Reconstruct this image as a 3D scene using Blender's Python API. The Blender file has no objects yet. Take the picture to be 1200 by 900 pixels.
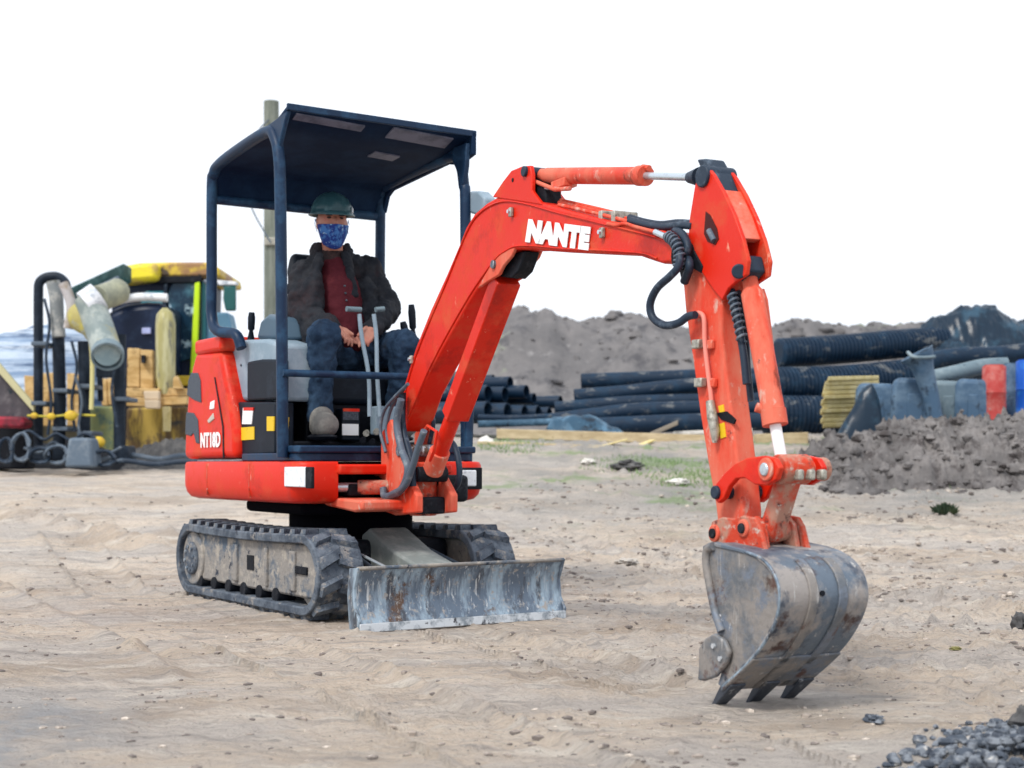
import bpy, bmesh, math, random
from mathutils import Vector, Matrix, noise
random.seed(7)
C = bpy.context.scene
COL = C.collection
R = math.radians

# ------------------------------------------------------------------ camera
FPX, HC, HY = 1690.0, 0.694, 543.0          # focal length in photo pixels, camera height, horizon row
cd = bpy.data.cameras.new('camera'); cam = bpy.data.objects.new('camera', cd); COL.objects.link(cam)
cd.sensor_width = 36; cd.lens = FPX/1200*36; cd.shift_y = (HY-450)/1200; cd.clip_end = 9000; cd.clip_start = .05
cd.dof.use_dof = True; cd.dof.focus_distance = 5.4; cd.dof.aperture_fstop = 3.6
cam.location = (0, 0, HC); cam.rotation_euler = (R(90), 0, 0); C.camera = cam

# ------------------------------------------------------------------ world, sun, exposure
SUN_EL, SUN_AZ = R(50), R(216)
w = bpy.data.worlds.new('World'); C.world = w; w.use_nodes = True
nt = w.node_tree; nt.nodes.clear()
out = nt.nodes.new('ShaderNodeOutputWorld'); bg = nt.nodes.new('ShaderNodeBackground')
sky = nt.nodes.new('ShaderNodeTexSky'); sky.sky_type = 'NISHITA'; sky.sun_disc = False
sky.sun_elevation = SUN_EL; sky.sun_rotation = SUN_AZ; sky.dust_density = 4; sky.air_density = 1.0
hs = nt.nodes.new('ShaderNodeHueSaturation'); hs.inputs['Saturation'].default_value = .12
mixw = nt.nodes.new('ShaderNodeMix'); mixw.data_type = 'RGBA'; mixw.inputs[0].default_value = .88
mixw.inputs[7].default_value = (10.3, 10.9, 11.8, 1)      # the even white cloud sheet
nt.links.new(sky.outputs[0], hs.inputs['Color']); nt.links.new(hs.outputs[0], mixw.inputs[6])
nt.links.new(mixw.outputs[2], bg.inputs[0]); bg.inputs[1].default_value = .1
nt.links.new(bg.outputs[0], out.inputs[0])
sd = bpy.data.lights.new('sun', 'SUN'); sd.energy = 2.3; sd.angle = R(12); sd.color = (1, .95, .88)
sun = bpy.data.objects.new('sun', sd); COL.objects.link(sun)
sv = Vector((math.sin(SUN_AZ)*math.cos(SUN_EL), math.cos(SUN_AZ)*math.cos(SUN_EL), math.sin(SUN_EL)))
sun.rotation_euler = sv.to_track_quat('Z', 'Y').to_euler(); sun.location = (0, -5, 20)
C.view_settings.view_transform = 'Standard'; C.view_settings.look = 'None'
C.view_settings.exposure = 0.22; C.view_settings.gamma = 1
C.render.resolution_x = 1024; C.render.resolution_y = 768

# ------------------------------------------------------------------ frames: a place on the ground with a heading
def W(px, py, Y):                              # point of the place at depth Y
    return Vector(((px-600)*Y/FPX, Y, HC-(py-HY)*Y/FPX))
class Frame:
    def __init__(s, ox, oy, ang):              # ang: heading of local x
        s.o = Vector((ox, oy)); s.a = ang
        s.F = Vector((math.cos(ang), math.sin(ang))); s.L = Vector((-math.sin(ang), math.cos(ang)))
    def p(s, x, y, z):
        q = s.o + s.F*x + s.L*y; return Vector((q.x, q.y, z))
    def _hit(s, px, py, ax, c):
        d = Vector(((px-600)/FPX, 1.0)); t = (c + s.o.dot(ax))/d.dot(ax)
        q = d*t - s.o; return q.dot(s.F), q.dot(s.L), HC+(HY-py)/FPX*t
    def sy(s, px, py, y):                      # on the plane local y = y  -> (x, z)
        a = s._hit(px, py, s.L, y); return (a[0], a[2])
    def sx(s, px, py, x):                      # on the plane local x = x -> (y, z)
        a = s._hit(px, py, s.F, x); return (a[1], a[2])
    def wy(s, px, py, y): x, z = s.sy(px, py, y); return s.p(x, y, z)
    def wx(s, px, py, x): y, z = s.sx(px, py, x); return s.p(x, y, z)
HEAD = math.atan2(-math.cos(.578), math.sin(.578))
M = Frame(-.787, 7.054, HEAD)
bo = M.p(.75, 0, 0)
B = Frame(bo.x, bo.y, HEAD-R(6.6))

# ------------------------------------------------------------------ mesh builder
class MB:
    def __init__(s): s.v = []; s.f = []
    def add(s, vs, fs):
        n = len(s.v); s.v += [Vector(q) for q in vs]; s.f += [tuple(i+n for i in f) for f in fs]; return s
    def prism(s, fr, poly, v0, v1):            # outline in (local x, z), extruded across local y
        a = sum(poly[i][0]*poly[(i+1) % len(poly)][1]-poly[(i+1) % len(poly)][0]*poly[i][1] for i in range(len(poly)))
        if a < 0: poly = poly[::-1]
        n = len(poly)
        vs = [fr.p(x, v0, z) for x, z in poly]+[fr.p(x, v1, z) for x, z in poly]
        fs = [tuple(range(n)), tuple(range(2*n-1, n-1, -1))]+[(i, i+n, (i+1) % n+n, (i+1) % n) for i in range(n)]
        return s.add(vs, fs)
    def plan(s, fr, poly, z0, z1):             # outline in (local x, y), extruded up
        a = sum(poly[i][0]*poly[(i+1) % len(poly)][1]-poly[(i+1) % len(poly)][0]*poly[i][1] for i in range(len(poly)))
        if a < 0: poly = poly[::-1]
        n = len(poly)
        vs = [fr.p(x, y, z0) for x, y in poly]+[fr.p(x, y, z1) for x, y in poly]
        fs = [tuple(range(n-1, -1, -1)), tuple(range(n, 2*n))]+[(i, (i+1) % n, (i+1) % n+n, i+n) for i in range(n)]
        return s.add(vs, fs)
    def box(s, fr, x0, x1, y0, y1, z0, z1):
        return s.plan(fr, [(x0, y0), (x1, y0), (x1, y1), (x0, y1)], z0, z1)
    def hexa(s, b, t):                         # four bottom and four top points
        return s.add(b+t, [(3, 2, 1, 0), (4, 5, 6, 7), (0, 1, 5, 4), (1, 2, 6, 5), (2, 3, 7, 6), (3, 0, 4, 7)])
    def slab(s, quad, off):                    # quad of 4 points thickened by the vector off
        return s.hexa([Vector(q) for q in quad], [Vector(q)+off for q in quad])
    def tube(s, pts, r, seg=12, cap=True, hollow=0):
        pts = [Vector(q) for q in pts]; n = len(pts)
        rs = r if isinstance(r, (list, tuple)) else [r]*n
        t0 = (pts[1]-pts[0]).normalized(); up = Vector((0, 0, 1)) if abs(t0.z) < .9 else Vector((1, 0, 0))
        a = t0.cross(up).normalized(); vs = []; prev = t0
        for i, q in enumerate(pts):
            t = (pts[min(i+1, n-1)]-pts[max(i-1, 0)]).normalized()
            a = (a - t*a.dot(t)).normalized(); b = t.cross(a)
            for k in range(seg):
                an = 2*math.pi*k/seg; vs.append(q+(a*math.cos(an)+b*math.sin(an))*rs[i])
        fs = [(i*seg+k, i*seg+(k+1) % seg, (i+1)*seg+(k+1) % seg, (i+1)*seg+k) for i in range(n-1) for k in range(seg)]
        if cap and not hollow: fs += [tuple(range(seg-1, -1, -1)), tuple(range((n-1)*seg, n*seg))]
        s.add(vs, fs)
        if hollow:                             # inner wall and the two rims
            base = len(s.v)-n*seg; m = len(s.v)
            for i, q in enumerate(pts):
                for k in range(seg): s.v.append(q+(vs[i*seg+k]-q)*hollow)
            s.f += [(m+(i+1)*seg+k, m+(i+1)*seg+(k+1) % seg, m+i*seg+(k+1) % seg, m+i*seg+k) for i in range(n-1) for k in range(seg)]
            for k in range(seg):
                s.f.append((base+k, m+k, m+(k+1) % seg, base+(k+1) % seg)); e = (n-1)*seg
                s.f.append((base+e+(k+1) % seg, m+e+(k+1) % seg, m+e+k, base+e+k))
        return s
    def cyl(s, p0, p1, r, seg=20): return s.tube([p0, p1], r, seg)
    def ball(s, c, r, sc=(1, 1, 1), rot=None, seg=16, rings=10):
        c = Vector(c); vs = [Vector((0, 0, 1))]
        for i in range(1, rings):
            for k in range(seg):
                th = math.pi*i/rings; ph = 2*math.pi*k/seg
                vs.append(Vector((math.sin(th)*math.cos(ph), math.sin(th)*math.sin(ph), math.cos(th))))
        vs.append(Vector((0, 0, -1)))
        o = []
        for q in vs:
            q = Vector((q.x*sc[0]*r, q.y*sc[1]*r, q.z*sc[2]*r))
            if rot: q = rot @ q
            o.append(c+q)
        fs = [(0, 1+k, 1+(k+1) % seg) for k in range(seg)]
        for i in range(rings-2):
            for k in range(seg):
                a = 1+i*seg+k; b = 1+i*seg+(k+1) % seg; fs.append((a, a+seg, b+seg, b))
        l = len(vs)-1; b = 1+(rings-2)*seg
        fs += [(l, b+(k+1) % seg, b+k) for k in range(seg)]
        return s.add(o, fs)
    def cone(s, p0, r0, p1, r1, seg=14):       # ball-ended tapered limb
        s.ball(p0, r0, seg=seg, rings=8); s.ball(p1, r1, seg=seg, rings=8); s.tube([p0, p1], [r0, r1], seg); return s
    def build(s, name, m, parent=None, bevel=0, smooth=35, segs=2, origin=None):
        root = parent
        while root is not None and root.parent: root = root.parent
        if root is not None: inv = root.matrix_basis.inverted()
        else:
            o = origin
            if o is None:
                mn = min(q.z for q in s.v); o = Vector((sum(q.x for q in s.v)/len(s.v), sum(q.y for q in s.v)/len(s.v), mn))
            inv = Matrix.Translation(-Vector(o))
        me = bpy.data.meshes.new(name); me.from_pydata([inv @ q for q in s.v], [], s.f); me.update()
        bm = bmesh.new(); bm.from_mesh(me); bmesh.ops.recalc_face_normals(bm, faces=bm.faces[:]) if len(bm.faces) < 4000 else None; bm.to_mesh(me); bm.free()
        if smooth:
            me.polygons.foreach_set('use_smooth', [True]*len(me.polygons)); me.set_sharp_from_angle(angle=R(smooth))
        me.materials.append(m)
        ob = bpy.data.objects.new(name, me); COL.objects.link(ob)
        if root is not None: ob.parent = parent
        else: ob.location = Vector(o)
        if bevel:
            b = ob.modifiers.new('bevel', 'BEVEL'); b.width = bevel; b.segments = segs; b.limit_method = 'ANGLE'; b.angle_limit = R(30); b.harden_normals = False
        return ob
def empty(name, loc, rz=0):
    o = bpy.data.objects.new(name, None); COL.objects.link(o); o.location = loc; o.rotation_euler = (0, 0, rz)
    o.empty_display_size = .2; return o
def tag(o, label, cat, group=None):
    o['label'] = label; o['category'] = cat
    if group: o['group'] = group
    return o
def struct(o): o['kind'] = 'structure'; return o
def stuff(o, label=None, cat=None):
    o['kind'] = 'stuff'
    if label: o['label'] = label; o['category'] = cat
    return o
def spline(pts, n=8):                          # Catmull-Rom through points
    pts = [Vector(q) for q in pts]; P = [2*pts[0]-pts[1]]+pts+[2*pts[-1]-pts[-2]]; o = []
    for i in range(1, len(P)-2):
        for k in range(n):
            t = k/n; a, b, c, d = P[i-1:i+3]
            o.append(.5*((2*b)+(c-a)*t+(2*a-5*b+4*c-d)*t*t+(3*b-a-3*c+d)*t**3))
    o.append(pts[-1]); return o
def sm(a, b, t): t = max(0, min(1, (t-a)/(b-a))); return t*t*(3-2*t)
def lerpl(tab, x):
    if x <= tab[0][0]: return tab[0][1]
    for (a, b), (c, d) in zip(tab, tab[1:]):
        if x <= c: t = (x-a)/(c-a); return b+(d-b)*t
    return tab[-1][1]
def fbm(x, y, z=0, o=4): return noise.fractal(Vector((x, y, z)), 1.0, 2.1, o)

# ------------------------------------------------------------------ materials
def mat(name, base, layers=(), rough=.6, metal=0, bump=0, bscale=30, coat=0, spec=.25, rvar=0, trans=0):
    """layers: (colour, noise scale, threshold, softness, stretch, [metal/rough unaffected])"""
    m = bpy.data.materials.new(name); m.use_nodes = True; t = m.node_tree; b = t.nodes['Principled BSDF']
    tc = t.nodes.new('ShaderNodeTexCoord'); cur = None
    b.inputs['Base Color'].default_value = (*base, 1); b.inputs['Roughness'].default_value = rough
    b.inputs['Metallic'].default_value = metal; b.inputs['Specular IOR Level'].default_value = spec
    if coat: b.inputs['Coat Weight'].default_value = coat; b.inputs['Coat Roughness'].default_value = .15
    if trans: b.inputs['Transmission Weight'].default_value = trans
    masks = []
    for i, L in enumerate(layers):
        col, sc, th, so = L[:4]; st = L[4] if len(L) > 4 else (1, 1, 1)
        mp = t.nodes.new('ShaderNodeMapping'); mp.inputs['Scale'].default_value = st; mp.inputs['Location'].default_value = (i*3.7, i*1.3, i*5.1)
        t.links.new(tc.outputs['Object'], mp.inputs[0])
        n = t.nodes.new('ShaderNodeTexNoise'); n.inputs['Scale'].default_value = sc; n.inputs['Detail'].default_value = 10; n.inputs['Roughness'].default_value = .70
        t.links.new(mp.outputs[0], n.inputs['Vector'])
        r = t.nodes.new('ShaderNodeMapRange'); r.inputs[1].default_value = th-so*.7; r.inputs[2].default_value = th+so*.7
        t.links.new(n.outputs['Fac'], r.inputs[0])
        mx = t.nodes.new('ShaderNodeMix'); mx.data_type = 'RGBA'; mx.inputs[7].default_value = (*col, 1)
        t.links.new(r.outputs[0], mx.inputs[0])
        if cur: t.links.new(cur, mx.inputs[6])
        else: mx.inputs[6].default_value = (*base, 1)
        cur = mx.outputs[2]; masks.append(r.outputs[0])
    if cur: t.links.new(cur, b.inputs['Base Color'])
    if masks and rvar:
        r = t.nodes.new('ShaderNodeMapRange'); r.inputs[3].default_value = rough; r.inputs[4].default_value = min(1, rough+rvar)
        t.links.new(masks[0], r.inputs[0]); t.links.new(r.outputs[0], b.inputs['Roughness'])
    if bump:
        n = t.nodes.new('ShaderNodeTexNoise'); n.inputs['Scale'].default_value = bscale; n.inputs['Detail'].default_value = 5
        t.links.new(tc.outputs['Object'], n.inputs['Vector'])
        bp = t.nodes.new('ShaderNodeBump'); bp.inputs['Strength'].default_value = bump; bp.inputs['Distance'].default_value = .02
        t.links.new(n.outputs['Fac'], bp.inputs['Height']); t.links.new(bp.outputs[0], b.inputs['Normal'])
    return m
RED = mat('red_paint', (.66, .018, .004), [((.62, .07, .03), 6, .58, .10), ((.72, .30, .20), 24, .665, .035, (1, 1, .35)), ((.40, .012, .004), 3, .60, .10), ((.45, .26, .18), 18, .72, .05), ((.30, .02, .008), 40, .74, .04)], .42, rvar=.3, bump=.05, bscale=70)
REDW = mat('weathered_red_paint', (.68, .045, .016), [((.66, .16, .10), 5, .48, .12, (1, 1, .3)), ((.20, .035, .02), 4.2, .62, .04, (1, 1, .4)), ((.62, .36, .29), 16, .62, .06, (1, 1, .5)), ((.10, .03, .03), 13, .66, .04), ((.72, .55, .48), 60, .70, .04)], .5, rvar=.3, bump=.08, bscale=60)
REDD = mat('dusty_red_paint', (.55, .05, .02), [((.42, .22, .16), 9, .52, .10), ((.06, .03, .03), 12, .60, .06), ((.52, .42, .36), 35, .62, .06)], .7, bump=.15, bscale=60)
NAVY = mat('black_blue_frame_paint', (.006, .024, .062), [((.022, .07, .14), 6, .58, .12), ((.20, .22, .24), 35, .76, .04)], .45, rvar=.3)
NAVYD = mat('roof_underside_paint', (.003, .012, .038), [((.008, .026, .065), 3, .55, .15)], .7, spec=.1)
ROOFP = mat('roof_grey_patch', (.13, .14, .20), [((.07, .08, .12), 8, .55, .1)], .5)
BLACK = mat('black_grime', (.003, .005, .010), [((.03, .035, .045), 12, .62, .1), ((.14, .12, .10), 30, .70, .05)], .7, bump=.2, bscale=50)
RUB = mat('track_rubber', (.05, .065, .09), [((.13, .155, .19), 9, .50, .12), ((.26, .245, .23), 12, .585, .06), ((.03, .035, .05), 26, .62, .06)], .75, bump=.3, bscale=60)
DUSTF = mat('dusty_track_frame', (.25, .235, .22), [((.09, .12, .16), 4.5, .55, .07), ((.36, .33, .29), 16, .56, .07), ((.03, .04, .06), 13, .63, .03), ((.5, .52, .5), 24, .70, .04)], .85, bump=.35, bscale=40)
STEEL = mat('scraped_blade_steel', (.12, .155, .205), [((.33, .42, .50), 9, .53, .09, (1, 1, .22)), ((.08, .09, .11), 12, .57, .06, (1, 1, .3)), ((.12, .075, .055), 3.2, .61, .03), ((.34, .32, .30), 26, .60, .05), ((.50, .52, .54), 50, .61, .04, (1, 1, .08)), ((.62, .66, .68), 38, .68, .04)], .42, metal=.35, bump=.15, bscale=50, rvar=.25)
EDGE = mat('worn_cutting_edge', (.55, .58, .61), [((.22, .25, .28), 12, .54, .08), ((.06, .06, .07), 22, .61, .04)], .4, metal=.4, bump=.1)
BUCK = mat('worn_bucket_steel', (.14, .155, .175), [((.27, .25, .235), 6, .48, .09), ((.17, .20, .25), 7, .57, .06), ((.42, .41, .40), 30, .62, .04, (1, 1, .12)), ((.085, .06, .05), 3.2, .61, .05), ((.12, .07, .06), 7, .61, .05), ((.62, .63, .64), 22, .675, .03, (1, 1, .5)), ((.05, .06, .08), 14, .68, .05)], .5, metal=.3, bump=.22, bscale=45, rvar=.2)
TOOTH = mat('dark_tooth_steel', (.06, .07, .09), [((.20, .19, .18), 12, .57, .07), ((.35, .37, .4), 20, .63, .04)], .5, metal=.3, bump=.2)
BDUST = mat('bucket_shell_dusty', (.13, .165, .21), [((.33, .305, .29), 6, .52, .08, (1, 1, .8)), ((.055, .07, .10), 8, .59, .07), ((.22, .26, .31), 5, .60, .06), ((.46, .45, .44), 34, .63, .04, (1, 1, .12)), ((.55, .54, .53), 36, .69, .05), ((.085, .055, .05), 3.4, .60, .04)], .5, metal=.3, bump=.2, bscale=45, rvar=.2)
CHROME = mat('chrome_rod', (.55, .62, .68), [((.4, .45, .5), 20, .6, .1)], .2, metal=.6)
WHITEM = mat('bright_rod', (.85, .86, .88), rough=.3)
BRASS = mat('dull_clamp_metal', (.42, .41, .36), [((.2, .19, .16), 50, .55, .1), ((.7, .7, .66), 40, .65, .05)], .45, metal=.4, bump=.2)
HOSE = mat('hose_rubber', (.018, .032, .055), [((.08, .11, .15), 16, .6, .08), ((.2, .2, .2), 40, .72, .05)], .5, bump=.1)
HOSEG = mat('grey_hose_rubber', (.09, .12, .16), [((.2, .23, .26), 16, .6, .08)], .5, bump=.1)
VENT = mat('vent_mesh_grey', (.085, .10, .13), [((.04, .05, .065), 160, .5, .05)], .6)
CONS = mat('console_plastic', (.22, .30, .37), [((.32, .40, .47), 6, .55, .15), ((.10, .13, .17), 40, .72, .03)], .45, bump=.05)
WHITE = mat('white_print', (.86, .87, .88), [((.6, .6, .6), 30, .72, .06)], .5)
YELL = mat('yellow_decal', (.75, .50, .02), [((.2, .15, .02), 60, .62, .05)], .5)
LENS = mat('lamp_lens', (.75, .80, .85), [((.5, .55, .6), 30, .6, .1)], .15)
SKIN = mat('skin', (.46, .21, .155), [((.50, .17, .13), 18, .58, .1)], .5, bump=.05, bscale=200)
JACK = mat('dark_jacket_cloth', (.012, .015, .022), [((.028, .030, .036), 9, .55, .15), ((.024, .016, .020), 5, .6, .1)], .85, bump=.6, bscale=14)
SHIRT = mat('maroon_shirt_cloth', (.070, .007, .014), [((.11, .016, .022), 12, .6, .1)], .85, bump=.4, bscale=20)
JEAN = mat('denim', (.010, .028, .062), [((.03, .065, .12), 6, .55, .12), ((.015, .025, .045), 10, .62, .08)], .85, bump=.5, bscale=18)
BOOT = mat('work_boot_leather', (.17, .165, .155), [((.26, .25, .23), 12, .55, .1), ((.07, .07, .07), 20, .65, .06)], .8, bump=.2)
HAT = mat('hard_hat_green', (.022, .065, .08), [((.06, .13, .15), 8, .55, .1)], .3)
MASK = mat('blue_patterned_mask', (.012, .035, .20), [((.05, .16, .42), 26, .52, .05), ((.35, .55, .72), 34, .60, .04), ((.01, .015, .06), 30, .66, .03)], .8)
EYEM = mat('eye_dark', (.05, .03, .03), rough=.3)
SEAT = mat('seat_vinyl', (.004, .009, .018), [((.012, .02, .034), 8, .6, .1)], .6)
WOOD = mat('pine_beam', (.42, .33, .20), [((.55, .45, .29), 5, .5, .12, (1, 1, 4)), ((.26, .18, .10), 14, .64, .06)], .8, bump=.15)
WOODY = mat('yellow_timber', (.58, .47, .20), [((.68, .58, .30), 7, .5, .1), ((.36, .27, .10), 16, .64, .06)], .75, bump=.15)
WOODT = mat('tan_crate_board', (.46, .29, .11), [((.62, .43, .20), 4, .5, .1, (1, 1, 3)), ((.20, .12, .05), 7, .60, .05)], .8, bump=.15)
PIPE = mat('black_plastic_pipe', (.004, .018, .042), [((.012, .04, .08), 4, .58, .12), ((.10, .11, .12), 5, .60, .05, (1, 1, 2)), ((.12, .14, .17), 12, .72, .06)], .5, rvar=.3)
PIPEB = mat('pale_blue_pipe', (.25, .42, .60), [((.5, .62, .74), 3, .55, .12), ((.08, .14, .24), 5, .60, .07)], .6)
TARP = mat('dark_plastic_sheet', (.008, .022, .042), [((.03, .075, .12), 3, .56, .1), ((.2, .26, .32), 7, .70, .04)], .3, bump=.5, bscale=5)
TARPB = mat('blue_plastic_sheet', (.025, .07, .12), [((.09, .18, .27), 4, .55, .1), ((.01, .02, .035), 6, .58, .06)], .5, bump=.4, bscale=8)
BARR = mat('grey_blue_barrier', (.06, .115, .19), [((.12, .19, .27), 4, .53, .10), ((.03, .05, .08), 7, .60, .05)], .55, bump=.1)
BARP = mat('pale_green_grey_plastic', (.13, .185, .22), [((.22, .28, .31), 5, .55, .12), ((.06, .09, .12), 7, .62, .05)], .5)
DRED = mat('red_drum_plastic', (.40, .045, .04), [((.48, .14, .12), 5, .52, .1), ((.3, .28, .27), 10, .66, .06)], .55)
DBLU = mat('blue_drum_plastic', (.01, .09, .45), [((.03, .2, .6), 6, .6, .1)], .4)
LOADY = mat('loader_yellow_paint', (.60, .42, .04), [((.45, .22, .06), 4, .58, .08)], .5)
LOADD = mat('loader_dark_panel', (.006, .014, .04), [((.015, .03, .07), 5, .58, .1), ((.10, .14, .2), 8, .68, .06)], .4)
LOADW = mat('loader_white_trim', (.78, .80, .84), [((.35, .40, .46), 5, .55, .1)], .5)
LIME = mat('lime_stripe', (.55, .80, .02), rough=.5)
GLASSD = mat('loader_glass', (.008, .03, .06), [((.05, .14, .2), 2.2, .53, .08), ((.45, .6, .7), 2.9, .60, .04)], .12)  # pale streaks in the colour imitate reflections on the glass
OLIVE = mat('olive_wrapped_duct', (.24, .25, .19), [((.38, .38, .26), 3, .52, .1), ((.55, .5, .15), 4, .62, .06), ((.18, .2, .19), 6, .66, .05)], .5, bump=.3, bscale=10)
GREYD = mat('grey_duct', (.19, .235, .235), [((.34, .38, .36), 5, .53, .1), ((.30, .27, .12), 4, .60, .06)], .45)
DTUBE = mat('dirty_black_upright', (.005, .012, .024), [((.018, .03, .05), 5, .55, .1), ((.12, .11, .12), 14, .70, .05)], .55)
POLEM = mat('weathered_pole_wood', (.15, .17, .145), [((.22, .24, .21), 5, .5, .1, (3, 3, .3)), ((.14, .13, .11), 9, .64, .06, (3, 3, .3))], .9, bump=.3)
ROCK = mat('grey_stone', (.07, .085, .11), [((.20, .22, .25), 16, .50, .05), ((.05, .06, .08), 21, .56, .05), ((.5, .49, .47), 25, .62, .04)], .9, bump=.3)
ROCKP = mat('pale_stone', (.50, .46, .41), [((.36, .34, .32), 9, .55, .1)], .9, bump=.2)
CLOD = mat('dark_soil_clod', (.085, .085, .088), [((.16, .155, .15), 9, .55, .1), ((.05, .05, .052), 14, .62, .08)], .95, bump=.4)
SOIL = mat('heaped_soil', (.125, .118, .118), [((.20, .187, .183), 2.6, .52, .10), ((.07, .062, .062), 5.5, .56, .08), ((.30, .28, .27), 14, .66, .06)], .95, bump=1.0, bscale=12)
BANK = mat('far_bank_soil', (.135, .13, .133), [((.19, .18, .18), .7, .5, .12), ((.085, .083, .09), 1.8, .58, .08), ((.26, .25, .25), 3.5, .64, .05), ((.24, .27, .20), .5, .66, .05)], .95, bump=1, bscale=3)
GRASS = mat('thin_grass', (.16, .26, .10), [((.28, .36, .18), 3, .5, .15), ((.10, .17, .07), 6, .6, .1)], .8)
CREAM = mat('pale_debris', (.68, .66, .62), [((.45, .43, .40), 14, .6, .1)], .8)

# ------------------------------------------------------------------ ground
def gz0(X, Y):
    z = lerpl([(0, 0), (8.2, 0), (9.6, .09), (12.3, .42), (14, .52), (18, .69), (24, .78), (60, .72), (9000, .72)], Y)
    b = sm(12.0, 15.8, Y)*sm(-2.2, -.6, X)*.355
    return z+b*(1-sm(40, 70, Y))
BELTS = [(.35, 2.6, -2.9, 9.6), (1.25, 2.6, -2.0, 9.8), (2.9, 5.2, -.2, 11.5)]
def gz(X, Y):                                   # with ruts and roughness
    d = math.hypot(X, Y); z = gz0(X, Y)
    if d > 90: return z
    k = min(1, 14/d)
    a = X*.80+Y*.60; b = -X*.60+Y*.80            # along and across the wheel marks
    z += .035*fbm(X*.55, Y*.55, 1, 3)*sm(1, 5, d)
    z += .011*fbm(a*1.1, b*9.0, 4, 4)*sm(1.6, -.6, X)*k+.012*fbm(X*2.1, Y*2.1, 31, 3)
    z += .006*fbm(X*1.2, Y*7, 9, 4)*sm(-.5, 1.5, X)
    z += .009*fbm(X*9, Y*9, 2, 5)
    clump = max(0, fbm(X*11, Y*11, 7, 4)-.08); z += .050*clump*sm(-.8, 1.0, X)*sm(3.0, 4.2, Y)
    # a ridge left by a wheel across the far left
    rx = -4.6+(Y-11.3)*-2.2
    q = (Y-(9.9-(X+2.4)*.9))/.13; z += (.075*math.exp(-q*q)-.04*math.exp(-(q-2.2)**2))*sm(-1.3, -2.2, X)*(.8+.9*fbm(X*3, Y*3, 3, 3))
    q = (Y-(5.6+(X+1.55)*-1.9))/.10; z += (.035*math.exp(-q*q)-.028*math.exp(-(q-2)**2))*sm(-.9, -1.4, X)*(.9+.8*fbm(X*5, Y*5, 8, 3))
    for (ax, ay, bx, by) in BELTS:                       # belt prints of earlier passes
        ux, uy = bx-ax, by-ay; ll = math.hypot(ux, uy); ux /= ll; uy /= ll
        t = (X-ax)*ux+(Y-ay)*uy; w_ = (X-ax)*-uy+(Y-ay)*ux+.05*math.sin(t*.9)
        if abs(w_) < .19 and -1 < t < ll+1:
            e_ = sm(.19, .13, abs(w_)); ph = (t+abs(w_)*.25)/.105*2*math.pi
            z += e_*(-.022+.011*max(-.5, math.sin(ph)))*(.5+.9*max(0, fbm(X*1.3, Y*1.3, 50, 2)+.5))
            z += .024*math.exp(-((abs(w_)-.19)/.035)**2)*(.7+.8*fbm(X*4, Y*4, 55, 2))
    lx = (X-M.o.x)*M.F.x+(Y-M.o.y)*M.F.y; ly = (X-M.o.x)*M.L.x+(Y-M.o.y)*M.L.y
    nb = math.hypot((X-.75)/.45, (Y-4.1)/.45)
    if nb < 1.5: z = gz0(X, Y)-.004+(z-gz0(X, Y))*(.25+.75*sm(.8, 1.5, nb))
    near = math.hypot((X+.9)/1.3, (Y-7.1)/1.3)
    z = z if near > 1.3 else gz0(X, Y)+(z-gz0(X, Y))*max(.25, sm(.7, 1.3, near))
    dx, dy = max(-1.0-lx, lx-1.09, 0), abs(ly)-.515      # earth pushed up beside the tracks and before the blade
    d2 = math.hypot(dx, max(0, dy)) if (dx > 0 or dy > 0) else 9
    if d2 < .5: z += (.009 if dx > 0 and lx > 0 else .024)*math.exp(-((d2-.02)/.07)**2)*(.55+.9*fbm(X*9, Y*9, 40, 3))
    return z
def ground():
    angs = []; a = -180.0
    while a < 180:
        d = abs(a); angs.append(a); a += .075 if d < 21.5 else (.6 if d < 32 else 4)
    rad = []; r = 1.0
    while r < 6000:
        rad.append(r); r *= 1.02 if r < 2.6 else (1.0062 if r < 11 else (1.009 if r < 32 else 1.09))
    nA, nR = len(angs), len(rad); vs = [Vector((0, 0, 0))]
    for r in rad:
        for a in angs:
            X = r*math.sin(R(a)); Y = r*math.cos(R(a)); vs.append(Vector((X, Y, gz(X, Y) if Y > 0 else 0)))
    fs = [(0, 1+(k+1) % nA, 1+k) for k in range(nA)]
    for i in range(nR-1):
        for k in range(nA):
            p = 1+i*nA+k; q = 1+i*nA+(k+1) % nA; fs.append((p, q, q+nA, p+nA))
    m = MB(); m.v = vs; m.f = fs
    return m
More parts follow.
